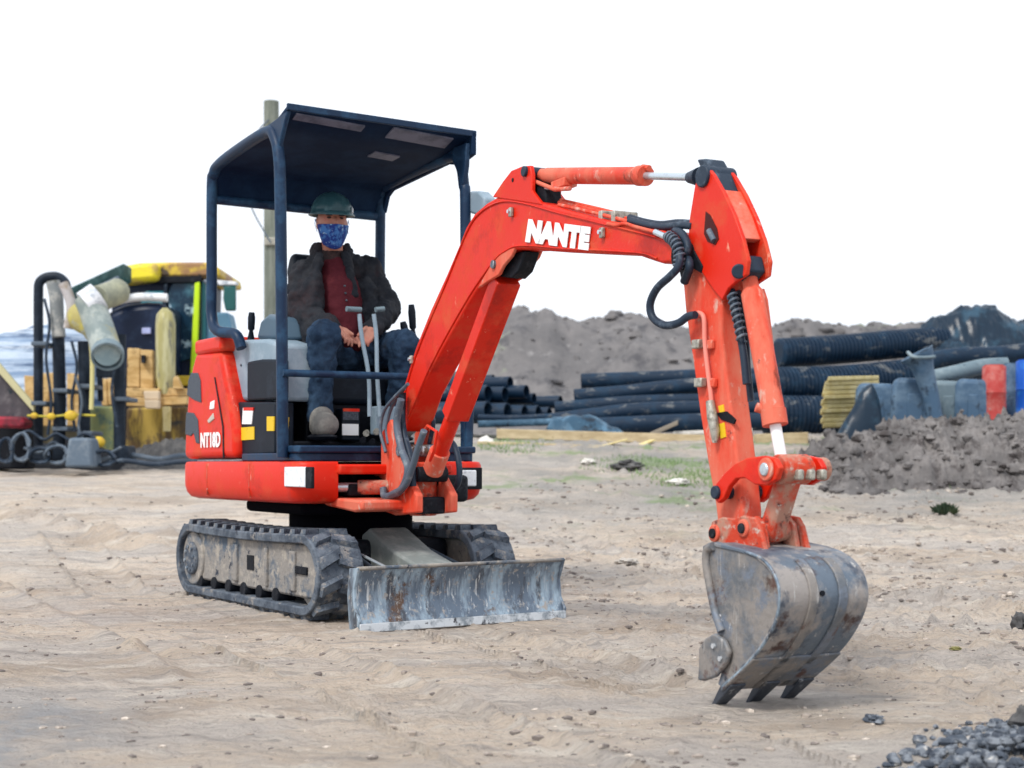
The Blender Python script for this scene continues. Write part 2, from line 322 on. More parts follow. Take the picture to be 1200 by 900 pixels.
def ground_mat():
    m = bpy.data.materials.new('dry_dirt'); m.use_nodes = True; t = m.node_tree; b = t.nodes['Principled BSDF']
    L = t.links.new; tc = t.nodes.new('ShaderNodeTexCoord')
    def nz(scale, st=(1, 1, 1), rot=0, det=6, ro=.6, off=0):
        mp = t.nodes.new('ShaderNodeMapping'); mp.inputs['Scale'].default_value = st; mp.inputs['Rotation'].default_value = (0, 0, rot); mp.inputs['Location'].default_value = (off, off*.7, 0)
        L(tc.outputs['Object'], mp.inputs[0]); n = t.nodes.new('ShaderNodeTexNoise'); n.inputs['Scale'].default_value = scale
        n.inputs['Detail'].default_value = det; n.inputs['Roughness'].default_value = ro; L(mp.outputs[0], n.inputs['Vector']); return n.outputs['Fac']
    def rng(x, a, bb, lo=0, hi=1):
        r = t.nodes.new('ShaderNodeMapRange'); r.inputs[1].default_value = a; r.inputs[2].default_value = bb; r.inputs[3].default_value = lo; r.inputs[4].default_value = hi; L(x, r.inputs[0]); return r.outputs[0]
    def mix(f, c0, c1):
        x = t.nodes.new('ShaderNodeMix'); x.data_type = 'RGBA'; L(f, x.inputs[0])
        for i, c in ((6, c0), (7, c1)):
            if isinstance(c, tuple): x.inputs[i].default_value = (*c, 1)
            else: L(c, x.inputs[i])
        return x.outputs[2]
    def mul(a, c):
        x = t.nodes.new('ShaderNodeMath'); x.operation = 'MULTIPLY'; L(a, x.inputs[0])
        if isinstance(c, float): x.inputs[1].default_value = c
        else: L(c, x.inputs[1])
        return x.outputs[0]
    sx0 = t.nodes.new('ShaderNodeSeparateXYZ'); L(tc.outputs['Object'], sx0.inputs[0])
    c = mix(rng(nz(.55, (1, 1.6, 1)), .35, .65), (.67, .555, .445), (.82, .705, .59))
    c = mix(rng(nz(.8, (1, 2.2, 1), R(35), off=3), .44, .58, 0, .7), c, (.60, .56, .53))
    c = mix(rng(nz(2.2, (1, 5, 1), R(-38), off=5), .52, .64, 0, .75), c, (.44, .395, .365))
    c = mix(rng(nz(.9, (1, 1.7, 1), R(-30), off=15, ro=.7), .52, .62, 0, .75), c, (.50, .405, .325))
    c = mix(rng(nz(2.6, (1, 4, 1), R(0), off=9), .54, .68, 0, .8), c, (.84, .77, .68))
    c = mix(rng(nz(5.5, (1, 1.6, 1), R(-38), off=12, ro=.7), .52, .68, 0, .6), c, (.56, .50, .46))
    c = mix(rng(nz(13, (1, 1.3, 1), 0, off=2, ro=.7), .585, .68, 0, .6), c, (.30, .27, .26))
    c = mix(rng(nz(32, off=1, ro=.75), .56, .68, 0, .7), c, (.74, .68, .61))
    c = mix(rng(nz(24, off=21, ro=.8, det=8), .60, .66, 0, .6), c, (.26, .235, .225))
    c = mix(rng(nz(60, (1, 1.3, 1), off=8), .58, .72, 0, .6), c, (.28, .255, .245))
    gp = mul(rng(sx0.outputs['X'], -.9, -1.3), rng(sx0.outputs['Y'], 4.6, 3.9))
    c = mix(mul(gp, rng(nz(3, off=33), .40, .55)), c, (.42, .43, .45))
    # far strip: greyer churned earth with a little green
    sx = t.nodes.new('ShaderNodeSeparateXYZ'); L(tc.outputs['Object'], sx.inputs[0])
    far = mul(rng(sx.outputs['Y'], 10.2, 12.0), rng(sx.outputs['X'], -1.6, 0.2))
    c = mix(mul(far, rng(nz(1.4, off=4), .38, .6, .25, .9)), c, (.36, .35, .335))
    c = mix(mul(far, rng(nz(1.1, (1, 1.5, 1), off=6), .54, .64, 0, .8)), c, (.26, .36, .17))
    L(c, b.inputs['Base Color']); b.inputs['Roughness'].default_value = .93; b.inputs['Specular IOR Level'].default_value = .2
    b1 = t.nodes.new('ShaderNodeBump'); b1.inputs['Strength'].default_value = 1; b1.inputs['Distance'].default_value = .06
    s = t.nodes.new('ShaderNodeMath'); s.operation = 'ADD'; L(nz(22, (1, 1.5, 1), det=8, ro=.7), s.inputs[0]); L(mul(nz(7, (1, 3, 1), R(30)), .8), s.inputs[1])
    L(s.outputs[0], b1.inputs['Height']); L(b1.outputs[0], b.inputs['Normal'])
    return m
g = struct(ground().build('ground', ground_mat(), origin=(0, 0, 0), smooth=180))

def blob(c, r, sc, rough=.3, seg=14, rings=9, fr=1.8, sd=0):
    m = MB(); m.ball((0, 0, 0), 1, seg=seg, rings=rings); c = Vector(c); o = MB()
    for q in m.v:
        d = 1+rough*fbm(q.x*fr+sd, q.y*fr+sd*.7, q.z*fr, 3); o.v.append(c+Vector((q.x*sc[0]*r*d, q.y*sc[1]*r*d, q.z*sc[2]*r*d)))
    o.f = m.f; return o

# ------------------------------------------------------------------ far bank of soil and soil heap
RIDGE = [(520, 470), (540, 430), (560, 398), (590, 369), (607, 363), (625, 368), (642, 366), (660, 374), (690, 378), (715, 370), (737, 367), (760, 373), (790, 381), (810, 386), (860, 387), (900, 384), (912, 382), (937, 376), (960, 384), (1000, 383), (1035, 381), (1060, 381), (1100, 383), (1200, 378), (1320, 385), (1500, 400), (1700, 480)]
def bank():
    m = MB(); nx, ny = 420, 60; Y0, Y1 = 25.5, 38.0; Yc = 31.0
    for j in range(ny+1):
        Y = Y0+(Y1-Y0)*j/ny; s = sm(Y0, Yc, Y) if Y < Yc else 1-sm(Yc+.5, Y1, Y)
        for i in range(nx+1):
            X = -2.2+(21.5)*i/nx; px = 600+FPX*X/Yc; zt = HC+(HY-lerpl(RIDGE, px))*Yc/FPX
            base = gz0(X, Y)-.05
            n = .55*fbm(X*.6, Y*.6, 0, 5)*s*(1-s*.75)+.16*fbm(X*2.2, Y*2.2, 5, 4)*min(1, s*3)
            z = base+max(0, (zt-base))*s**.85+n*sm(.02, .3, s)
            m.v.append(Vector((X, Y, z)))
    for j in range(ny):
        for i in range(nx):
            a = j*(nx+1)+i; m.f.append((a, a+1, a+nx+2, a+nx+1))
    return m
b = struct(bank().build('earth_bank', BANK, smooth=180, origin=W(900, 500, 31)))
b['label'] = 'long grey bank of dug soil along the horizon behind the pipes'
def heap(name, Yc, tab, dep, m, amp, label, cat, fx=1.4, kind=None):
    x0, x1 = tab[0][0], tab[-1][0]; mb = MB(); nx, ny = 190, 70; X0, X1 = (x0-600)*Yc/FPX, (x1-600)*Yc/FPX
    for j in range(ny+1):
        Y = Yc-dep+2.0*dep*j/ny; s = sm(Yc-dep, Yc, Y) if Y < Yc else 1-sm(Yc, Yc+dep, Y)
        for i in range(nx+1):
            X = X0+(X1-X0)*i/nx; zt = HC+(HY-lerpl(tab, 600+FPX*X/Yc))*Yc/FPX; base = gz0(X, Y)-.12
            e = sm(0, .08, i/nx)*sm(1, .92, i/nx); s2 = s*e
            n = amp*(fbm(X*fx, Y*fx, 3, 5)*(1-.6*s)+1.1*abs(fbm(X*fx*3, Y*fx*3, 8, 5))+.5*abs(fbm(X*fx*9, Y*fx*9, 18, 3))-.75)
            mb.v.append(Vector((X, Y, base+(max(0, zt-base))*s2**.7+n*sm(.0, .2, s2))))
    for j in range(ny):
        for i in range(nx):
            a = j*(nx+1)+i; mb.f.append((a, a+1, a+nx+2, a+nx+1))
    o = mb.build(name, m, smooth=180)
    tag(o, label, cat); return o
heap('soil_heap', 13.6, [(915, 575), (938, 556), (955, 525), (975, 510), (1000, 506), (1020, 502), (1050, 490), (1080, 487), (1110, 487), (1140, 484), (1165, 488), (1200, 478), (1260, 480), (1340, 540), (1400, 585)], 1.35, SOIL, .14, 'rough heap of grey brown soil at the right in front of the plastic barriers', 'soil heap', 2.6)
heap('plastic_sheet_heap', 19.5, [(1045, 470), (1062, 404), (1078, 384), (1100, 371), (1120, 362), (1130, 357), (1145, 350), (1165, 353), (1180, 364), (1200, 371), (1260, 378), (1340, 470)], 1.0, TARP, .12, 'crumpled dark blue plastic sheeting piled above the ribbed pipes at the right', 'plastic sheeting', .8)

def clods(parent, Yc, tab, dep, n, r0, r1, m, name='clod'):
    dg = {}
    me = parent.data; me_v = [v.co+parent.location for v in me.vertices]; nx = 190; o = MB(); q = MB(); q.ball((0, 0, 0), 1, seg=7, rings=5); x0, x1 = tab
    for i in range(n):
        v = me_v[random.randrange(len(me_v))]
        if v.y > Yc+.3 or v.z < gz0(v.x, v.y)-.03: continue
        r_ = r0+(r1-r0)*random.random()**4.5; sd = random.random()*90; k = len(o.v); rot = Matrix.Rotation(random.random()*6, 3, 'Z')
        sc = (random.uniform(.8, 1.4), random.uniform(.7, 1.1), random.uniform(.5, .9))
        for u in q.v:
            d = 1+.55*noise.noise(u*1.6+Vector((sd, 0, 0))); o.v.append(v+rot @ Vector((u.x*sc[0], u.y*sc[1], u.z*sc[2]))*r_*d)
        o.f += [tuple(a+k for a in f) for f in q.f]
    c = o.build(name, m, parent, smooth=40); c['kind'] = 'stuff'
    c.location = (0, 0, 0); return c
for ob in list(bpy.data.objects):
    if ob.name == 'soil_heap': clods(ob, 13.6, (0, 0), 1.35, 2600, .006, .065, SOIL)
    if ob.name == 'earth_bank': clods(ob, 31, (0, 0), 5, 1500, .03, .18, BANK)

# loose stones and lumps
def lump(name, px, py, wpx, hpx, m, label, cat, sd, group=None, dep=1.0):
    Y = HC*FPX/max(20, (py-HY)) if py > 690 else None
    if Y is None:
        Y = 9.0
        for k in range(60):
            d = W(px, py, Y)
            if d.z <= gz0(d.x, Y): break
            Y += .15
    p = W(px, py, Y); r = wpx/2*Y/FPX; hz = hpx/2*Y/FPX
    o = blob((p.x, p.y+r*dep, gz(p.x, p.y+r*dep)+hz*.7), 1, (r, r*dep, hz), .6, seg=26, rings=16, fr=2.3, sd=sd).build(name, m, smooth=60)
    return tag(o, label, cat, group)
lump('soil_clod', 737, 556, 34, 12, CLOD, 'dark flat lump of soil lying on the grey strip before the beams', 'soil clod', 2)
def weed(px, py, n, rad, hgt, label):
    Y = 9.0
    while W(px, py, Y).z > gz0(W(px, py, Y).x, Y) and Y < 20: Y += .1
    c = W(px, py, Y); c.z = gz(c.x, Y); m = MB()
    for i in range(n):
        a = random.random()*6.3; q = random.random()**.7; d = Vector((math.cos(a), math.sin(a), 0)); b0 = c+d*rad*q*.6; t = b0+d*rad*.5*random.random()+Vector((0, 0, hgt*random.uniform(.3, 1)*(1-.4*q)))
        s_ = Vector((-d.y, d.x, .2))*random.uniform(.006, .013); md = b0.lerp(t, .6)+Vector((0, 0, .012)); k = len(m.v)
        m.v += [b0, md-s_, t, md+s_]; m.f.append((k, k+1, k+2, k+3))
    return tag(m.build('weed', mat('dark_weed_leaf', (.035, .06, .035), [((.09, .12, .06), 9, .55, .1)], .8), smooth=0, origin=c), label, 'weed')
weed(1108, 603, 260, .13, .12, 'dark green tuft of weed on the ground before the soil heap')
lump('soil_clod', 1199, 744, 20, 22, CLOD, 'dark lump of soil half cut by the right edge, above the other', 'soil clod', 9)
lump('soil_clod', 1206, 872, 30, 40, CLOD, 'tall dark lump of soil at the right edge behind the gravel', 'soil clod', 11)
lump('stone', 797, 572, 26, 9, CREAM, 'white crumbled stone left of the digger arm on the grey strip', 'stone', 3)
lump('stone', 736, 668, 26, 8, ROCKP, 'pale flat stone on the dirt between blade and bucket', 'stone', 4)
lump('dead_leaf', 1122, 763, 13, 5, mat('olive_leaf', (.20, .19, .07), rough=.8), 'small olive yellow leaf alone on the pale dirt right of the bucket', 'leaf', 8)
lump('stone', 1027, 850, 22, 12, ROCK, 'single grey stone at the left tip of the gravel', 'stone', 14)
lump('stone', 690, 547, 16, 7, CREAM, 'small white stone on the green tinged strip near the beams', 'stone', 17)
# gravel at the lower right, and grit all over
def gravel():
    m = MB()
    for i in range(3600):
        X = random.uniform(.82, 1.75); Y = random.uniform(3.15, 3.85)
        edge = 600+FPX*X/Y; v = HY+HC*FPX/Y
        lim = 912-(edge-1010)*.34 if edge > 1010 else 930
        if v < lim+random.uniform(-14, 16)*(1+random.random()): continue
        r = .005+.015*random.random()**2.4; h = .05*sm(0, 50, v-lim)*random.random()
        q = MB(); q.ball((0, 0, 0), 1, seg=6, rings=4); n = len(m.v); s = (r*random.uniform(.8, 1.3), r*random.uniform(.8, 1.2), r*random.uniform(.6, .9)); sdd = random.random()*50
        rot = Matrix.Rotation(random.random()*6, 3, 'Z')
        for u in q.v:
            d = 1+.35*noise.noise(u*1.7+Vector((sdd, 0, 0))); u = rot @ Vector((u.x*s[0]*d, u.y*s[1]*d, u.z*s[2]*d)); m.v.append(Vector((X, Y, gz(X, Y)+h+r*.4))+u)
        m.f += [tuple(a+n for a in f) for f in q.f]
    return m
stuff(gravel().build('gravel', ROCK, smooth=25, origin=(1.2, 3.4, 0)), 'dark blue grey gravel spilled in the lower right corner', 'gravel')
def grit():
    m = MB(); q = MB(); q.ball((0, 0, 0), 1, seg=5, rings=3)
    for i in range(15000):
        Y = random.uniform(3.2, 13)**1.0; X = random.uniform(-.40, .40)*Y
        if X < 0 and random.random() < .65: continue
        if random.random() > .25+noise.noise(Vector((X*1.5, Y*1.5, 0)))*1.2+.25: continue
        r = (.0025+.013*random.random()**3)*(1+.6*(Y > 7)); n = len(m.v); z = gz(X, Y); a = random.random()*6
        for u in q.v: m.v.append(Vector((X+(u.x*math.cos(a)-u.y*.7*math.sin(a))*r*1.5, Y+(u.x*math.sin(a)+u.y*.7*math.cos(a))*r*1.3, z+u.z*r*.6)))
        m.f += [tuple(k+n for k in f) for f in q.f]
    return m
stuff(grit().build('grit', mat('grit_stone', (.36, .31, .27), [((.16, .14, .13), 5, .5, .05), ((.6, .53, .46), 7, .58, .04)], .95), smooth=0, origin=(0, 5, 0)), 'small stones and crumbs of dirt scattered over the ground', 'grit')
def grass():
    m = MB()
    for i in range(15000):
        Y = random.uniform(12.6, 15.6); px = random.uniform(560, 1240); X = (px-600)*Y/FPX
        k = fbm(X*.9, Y*.7, 20, 3)
        if k < .12+random.random()*.25: continue
        z = gz(X, Y); h = random.uniform(.015, .05); a = random.random()*6.3; dx, dy = math.cos(a)*.006, math.sin(a)*.006; l = random.uniform(-.03, .03)
        n = len(m.v); m.v += [Vector((X-dx, Y-dy, z-.005)), Vector((X+dx, Y+dy, z-.005)), Vector((X+l, Y+l*.5, z+h))]; m.f.append((n, n+1, n+2))
    return m
stuff(grass().build('grass', GRASS, smooth=0, origin=(3, 14, .5)), 'thin short grass in patches on the churned strip', 'grass')

# ================================================================== THE DIGGER
ex = empty('mini_excavator', (M.o.x, M.o.y, 0), HEAD)
tag(ex, 'small orange red tracked excavator with open dark canopy, boom reaching to the right', 'excavator')
XF, XR, TH = .72, -1.07, .403
def track(y0, y1, near):
    r = TH/2-.022; cz = .022+r; n = 14; path = []
    xa, xb = XR+.022+r, XF-.022-r
    def loop(rr):
        o = []
        for k in range(n+1): a = -math.pi/2+math.pi*k/n; o.append((xb+rr*math.cos(a), cz+rr*math.sin(a)))
        for k in range(1, 8): o.append((xb+(xa-xb)*k/8, cz+rr-.012*math.sin(math.pi*k/8)))   # slight sag between rollers
        for k in range(n+1): a = math.pi/2+math.pi*k/n; o.append((xa+rr*math.cos(a), cz+rr*math.sin(a)))
        for k in range(1, 8): o.append((xa+(xb-xa)*k/8, cz-rr))
        return o
    lo, li = loop(r), loop(r-.040); m = MB(); N = len(lo)
    for y in (y0, y1):
        for q in lo: m.v.append(M.p(q[0], y, q[1]))
        for q in li: m.v.append(M.p(q[0], y, q[1]))
    for k in range(N):
        j = (k+1) % N
        m.f += [(k, j, N+j, N+k), (2*N+j, 2*N+k, 3*N+k, 3*N+j), (k, 2*N+k, 2*N+j, j), (N+j, 3*N+j, 3*N+k, N+k)]
    tr = m.build('rubber_track', RUB, ex, bevel=.006)
    # lugs: angled pads, one mesh shared by all
    L = MB(); I = Frame(0, 0, 0); hw = (y1-y0)/2
    def pad(a0, b0, a1, b1, t):
        L.hexa([Vector((a0, b0, -.004)), Vector((a0+t, b0, -.004)), Vector((a1+t, b1, -.004)), Vector((a1, b1, -.004))],
               [Vector((a0+.006, b0+.004, .022)), Vector((a0+t-.008, b0+.004, .022)), Vector((a1+t-.008, b1-.004, .022)), Vector((a1+.006, b1-.004, .022))])
    pad(-.050, -hw+.012, -.016, .016, .058); pad(.010, .004, -.034, hw-.012, .058)
    me = bpy.data.meshes.new('lug'); me.from_pydata(L.v, [], L.f); me.materials.append(RUB); me.update()
    seg = []; per = 0
    for k in range(N):
        a, b_ = Vector(lo[k]), Vector(lo[(k+1) % N]); seg.append((a, b_, per)); per += (b_-a).length
    cnt = 34
    for i in range(cnt):
        d = per*i/cnt
        for a, b_, s0 in seg:
            l = (b_-a).length
            if s0 <= d < s0+l: break
        q = a+(b_-a)*((d-s0)/l); t = (b_-a).normalized(); nrm = Vector((t.y, -t.x))
        o = bpy.data.objects.new('lug', me); COL.objects.link(o); o.parent = tr
        X = Vector((t.x, 0, t.y)); Z = Vector((nrm.x, 0, nrm.y)); Yv = Z.cross(X)
        mt = Matrix((X, Yv, Z)).transposed().to_4x4(); mt.translation = Vector((q.x, (y0+y1)/2, q.y)); o.matrix_local = mt
    # frame
    ym = y0+.035 if near else y1-.035; ys = 1 if near else -1
    inner = [(XR+.10, .14), (XR+.07, .20), (XR+.10, .30), (XR+.16, .335), (XF-.20, .335), (XF-.10, .29), (XF-.075, .22), (XF-.09, .13), (XF-.14, .095), (XR+.2, .095)]
    fr = MB().prism(M, inner, ym, ym+.14*ys).build('track_frame', DUSTF, ex, bevel=.012)
    if near:
        MB().cyl(M.p(XR+.21, ym-.012, cz), M.p(XR+.21, ym+.05, cz), .140, 32).build('drive_sprocket', DUSTF, ex, bevel=.008)
        MB().cyl(M.p(XR+.21, ym-.030, cz), M.p(XR+.21, ym+.02, cz), .085, 28).build('motor_cover', RUB, ex, bevel=.01)
        for k in range(8):
            a = k*math.pi/4+.2; MB().cyl(M.p(XR+.21+.06*math.cos(a), ym-.037, cz+.06*math.sin(a)), M.p(XR+.21+.06*math.cos(a), ym-.02, cz+.06*math.sin(a)), .009, 6).build('bolt', STEEL, fr)
        MB().cyl(M.p(XF-.215, ym+.03, cz), M.p(XF-.215, ym+.08, cz), .150, 28).build('idler_wheel', DUSTF, ex, bevel=.006)
        MB().box(M, -.16, -.08, ym-.004, ym+.01, .185, .255).build('access_hole', BLACK, fr)
        for xx, w_ in ((-.32, .05), (.06, .03), (.34, .06)):
            MB().box(M, xx, xx+w_, ym-.014, ym+.01, .12, .30).build('frame_rib', DUSTF, fr, bevel=.006)
        MB().box(M, .40, .52, ym-.010, ym+.01, .20, .235).build('tensioner_slot', BLACK, fr, bevel=.004)
        for k in range(6):
            x = XR+.30+k*.19; MB().cyl(M.p(x, ym-.01, .085), M.p(x, ym+.08, .085), .036, 18).build('track_roller', BLACK, ex, bevel=.004)
    return tr
track(-.508, -.285, True); track(.285, .508, False)
MB().box(M, -.45, .40, -.32, .32, .14, .34).build('undercarriage_frame', BLACK, ex, bevel=.03)
MB().plan(M, [(-.60, -.20), (-.45, -.36), (.25, -.38), (.36, -.28), (.36, .28), (.25, .38), (-.45, .36), (-.60, .20)], .455, .516).build('swing_frame', mat('underside_black', (.002, .002, .004), rough=.9, spec=.05), ex, bevel=.02)
MB().cyl(M.p(0, 0, .33), M.p(0, 0, .50), .30, 40).build('slew_ring', mat('slew_ring_black', (.002, .002, .004), rough=.9, spec=.05), ex, bevel=.01)
# blade: curved plate with end plates and a bright cutting edge
def blade():
    xb = 1.096; prof = [(xb-.010, .038), (xb-.036, .085), (xb-.050, .135), (xb-.048, .19), (xb-.034, .235), (xb-.018, .262)]
    back = [(x-.020, z) for x, z in reversed(prof)]
    m = MB().prism(M, prof+back, -.508, .508); bl = m.build('dozer_blade', STEEL, ex, bevel=.004)
    MB().prism(M, [(xb+.004, .004), (xb-.001, .040), (xb-.024, .040), (xb-.020, .004)], -.512, .512).build('cutting_edge', EDGE, bl, bevel=.003)
    MB().prism(M, [(xb-.022, .255), (xb-.006, .262), (xb-.008, .274), (xb-.045, .270)], -.510, .510).build('top_rib', DUSTF, bl, bevel=.004)
    for y in (-.516, .504):
        MB().prism(M, [(xb-.01, .0), (xb-.002, .05), (xb-.04, .10), (xb-.05, .18), (xb-.01, .268), (xb-.09, .262), (xb-.11, .15), (xb-.09, .01)], y, y+.012).build('end_plate', STEEL, bl, bevel=.002)
    return bl
blade()
MB().prism(M, [(.30, .36), (.38, .395), (.62, .30), (.995, .21), (.995, .10), (.60, .16), (.30, .22)], -.10, .10).build('blade_arm', mat('blade_arm_paint', (.20, .225, .22), [((.30, .32, .31), 7, .55, .1), ((.12, .05, .035), 18, .70, .05)], .7, bump=.15), ex, bevel=.012)
for y in (-.20, .20): MB().tube([M.p(.35, y, .30), M.p(1.02, y*1.25, .14)], .011, 10).build('hydraulic_pipe', HOSEG, ex)
MB().tube([M.p(.38, -.26, .33), M.p(.72, -.25, .265), M.p(1.0, -.22, .20)], .007, 8).build('hydraulic_pipe', CHROME, ex)

# upper body
def rrect(x0, x1, hw, rf, rr, n=8):
    o = []
    for cx_, cy_, r_, a0 in ((x1-rf, hw-rf, rf, 0), (x0+rr, hw-rr, rr, 90), (x0+rr, -hw+rr, rr, 180), (x1-rf, -hw+rf, rf, 270)):
        for k in range(n+1): a = R(a0+90*k/n); o.append((cx_+r_*math.cos(a), cy_+r_*math.sin(a)))
    return o
def shell(poly, zs):                            # stack of scaled outlines
    m = MB(); n = len(poly); cx_ = -.28
    for z, s in zs:
        for x, y in poly: m.v.append(M.p(cx_+(x-cx_)*s, y*s, z))
    for i in range(len(zs)-1):
        for k in range(n): m.f.append((i*n+k, i*n+(k+1) % n, (i+1)*n+(k+1) % n, (i+1)*n+k))
    m.f += [tuple(range(n-1, -1, -1)), tuple(range((len(zs)-1)*n, len(zs)*n))]; return m
pol = [q for q in rrect(-1.11, .47, .50, .10, .22)]
# the body ring has a recess at the front where the swing post is carried
pr = [(x, y) for x, y in pol if not (x > .3 and abs(y) < .36)]
body_poly = []
for k, q in enumerate(pol):
    body_poly.append(q)
i0 = max(range(len(pol)), key=lambda i: (pol[i][0] > .46)*1 and -pol[i][1] or -9)
def notch(poly):
    o = []
    n = len(poly)
    for k in range(n):
        a, b_ = poly[k], poly[(k+1) % n]; o.append(a)
        if a[0] > .46 and b_[0] > .46 and a[1] < -.2 and b_[1] > .2:
            o += [(a[0], -.30), (.20, -.30), (.20, .27), (a[0], .27)]
    return o
low = notch(pol)
m = shell(low, [(.512, .90), (.522, .955), (.545, .985), (.58, 1.0), (.685, 1.0), (.70, .99), (.703, .97)])
house = m.build('house_base', RED, ex, bevel=.004, smooth=50)
MB().box(M, .18, .50, -.31, .28, .645, .69).build('front_beam', RED, house, bevel=.01)
MB().prism(M, [(.15, .515), (.62, .478), (.70, .49), (.70, .53), (.15, .545)], -.30, .10).build('swing_mount_plate', REDW, house, bevel=.01)
MB().box(M, .12, .24, -.30, .28, .515, .70).build('recess_back', BLACK, house)  # black back wall: the shade inside the recess is put into its colour
MB().tube([M.p(.40, -.33, .585), M.p(.44, -.18, .585)], .022, 14).build('swing_cylinder', CHROME, ex)
MB().tube([M.p(.44, -.19, .585), M.p(.50, -.06, .585)], .034, 14).build('swing_cylinder_head', REDD, ex, bevel=.005)
MB().box(M, .15, .46, -.24, -.10, .545, .60).build('valve_block', BLACK, ex, bevel=.01)
MB().box(M, .30, .62, -.066, .30, .515, .64).build('swing_housing', BLACK, ex, bevel=.02)
for x_ in (-.62, -.08): MB().box(M, x_, x_+.004, -.5015, -.49, .53, .69).build('panel_seam', REDD, house)
# front lamps on the two corners
def lamp(y0, y1, z0, z1, x):
    f = MB().box(M, x-.02, x+.008, y0-.02, y1+.035, z0-.015, z1+.012).build('lamp_frame', BLACK, house, bevel=.004)
    return f
f1 = lamp(.345, .425, .585, .662, .468); MB().box(M, .46, .482, .345, .425, .585, .662).build('headlight', LENS, ex, bevel=.006)
a, b_ = M.sy(334, 547, -.503), M.sy(357, 571, -.503)
MB().box(M, a[0], b_[0]+.01, -.508, -.49, b_[1], a[1]).build('side_marker', LENS, ex, bevel=.004)
MB().box(M, b_[0]+.012, b_[0]+.075, -.506, -.49, b_[1]-.005, a[1]).build('side_marker_recess', BLACK, ex, bevel=.004)
# dusty floor and mat edge
MB().plan(M, rrect(-.30, .40, .46, .05, .05, 4), .704, .742).build('floor_plate', NAVY, ex, bevel=.006)
MB().plan(M, rrect(-.98, -.29, .47, .03, .18, 6), .704, .712).build('deck_cover', mat('deck_grey', (.16, .18, .21), [((.3, .3, .3), 14, .6, .1)], .7), ex)
# engine cover
side = [M.sy(*q, -.47) for q in [(229, 411), (224, 430), (219, 465), (216, 505), (215, 538), (275, 537), (274.5, 503), (270, 470), (263, 436), (258.5, 411)]]
ec = MB().prism(M, side, -.47, .46).build('engine_cover', RED, ex, bevel=.035, segs=4)
a, b_ = M.sy(228, 399, -.475), M.sy(259, 411, -.475)
MB().box(M, a[0], b_[0], -.478, .46, b_[1], a[1]).build('engine_cover_cap', RED, ec, bevel=.02, segs=3)
def patch(fr, pts, y, th, name, m, parent, bevel=.003):
    return MB().prism(fr, [fr.sy(*q, y) for q in pts], y-th, y+.004).build(name, m, parent, bevel=bevel)
patch(M, [(224, 437), (232, 437), (235, 446), (236, 472), (228, 469), (219.5, 463), (221, 446)], -.472, .003, 'vent_grille', VENT, ec)
patch(M, [(219, 483), (227, 484), (232, 492), (234, 520), (230, 519), (227, 507), (224, 511), (217.5, 509), (218, 492)], -.472, .003, 'vent_grille', VENT, ec)
patch(M, [(251, 442), (252, 442), (262, 500), (262.5, 537), (261.3, 537), (260.6, 500)], -.4722, .0015, 'panel_seam', BLACK, ec, 0)
patch(M, [(247, 471), (251.5, 469), (251, 479), (246, 480)], -.472, .004, 'latch', WHITE, ec)
patch(M, [(243, 493), (250, 484), (251, 491), (245, 496)], -.472, .003, 'latch', ROCKP, ec)
# lettering
def text_on(fr, y, txt, quad, name, m, parent, bold=.02, th=.003):
    cu = bpy.data.curves.new(name, 'FONT'); cu.body = txt; cu.size = 1; cu.offset = bold; cu.space_character = 1.06; cu.resolution_u = 3
    to = bpy.data.objects.new(name, cu); COL.objects.link(to); bpy.context.view_layer.update()
    me = bpy.data.meshes.new_from_object(to.evaluated_get(bpy.context.evaluated_depsgraph_get())); bpy.data.objects.remove(to)
    vs = [v.co.copy() for v in me.vertices]; fs = [tuple(p.vertices) for p in me.polygons]; bpy.data.meshes.remove(me)
    x0, x1 = min(v.x for v in vs), max(v.x for v in vs); y0, y1 = min(v.y for v in vs), max(v.y for v in vs)
    q = [Vector(a) for a in quad]; o = MB(); n = len(vs)
    for dy in (-th, 0):
        for v in vs:
            s, t = (v.x-x0)/(x1-x0), (v.y-y0)/(y1-y0)
            p = (q[3]*(1-s)+q[2]*s)*(1-t)+(q[0]*(1-s)+q[1]*s)*t
            X, Z = fr.sy(p.x, p.y, y); o.v.append(fr.p(X, y+dy, Z))
    ed = {}
    for f in fs:
        for i in range(len(f)): k = (f[i], f[(i+1) % len(f)]); ed[k] = ed.get(k, 0)+1
    o.f = [f for f in fs]+[tuple(i+n for i in reversed(f)) for f in fs]
    o.f += [(b2, a2, a2+n, b2+n) for (a2, b2) in ed if (b2, a2) not in ed]
    return o.build(name, m, parent, smooth=0)
text_on(M, -.474, 'NT18D', [(235.5, 507), (258.5, 506), (258.5, 524), (235.5, 525)], 'model_lettering', WHITE, ec, .035)
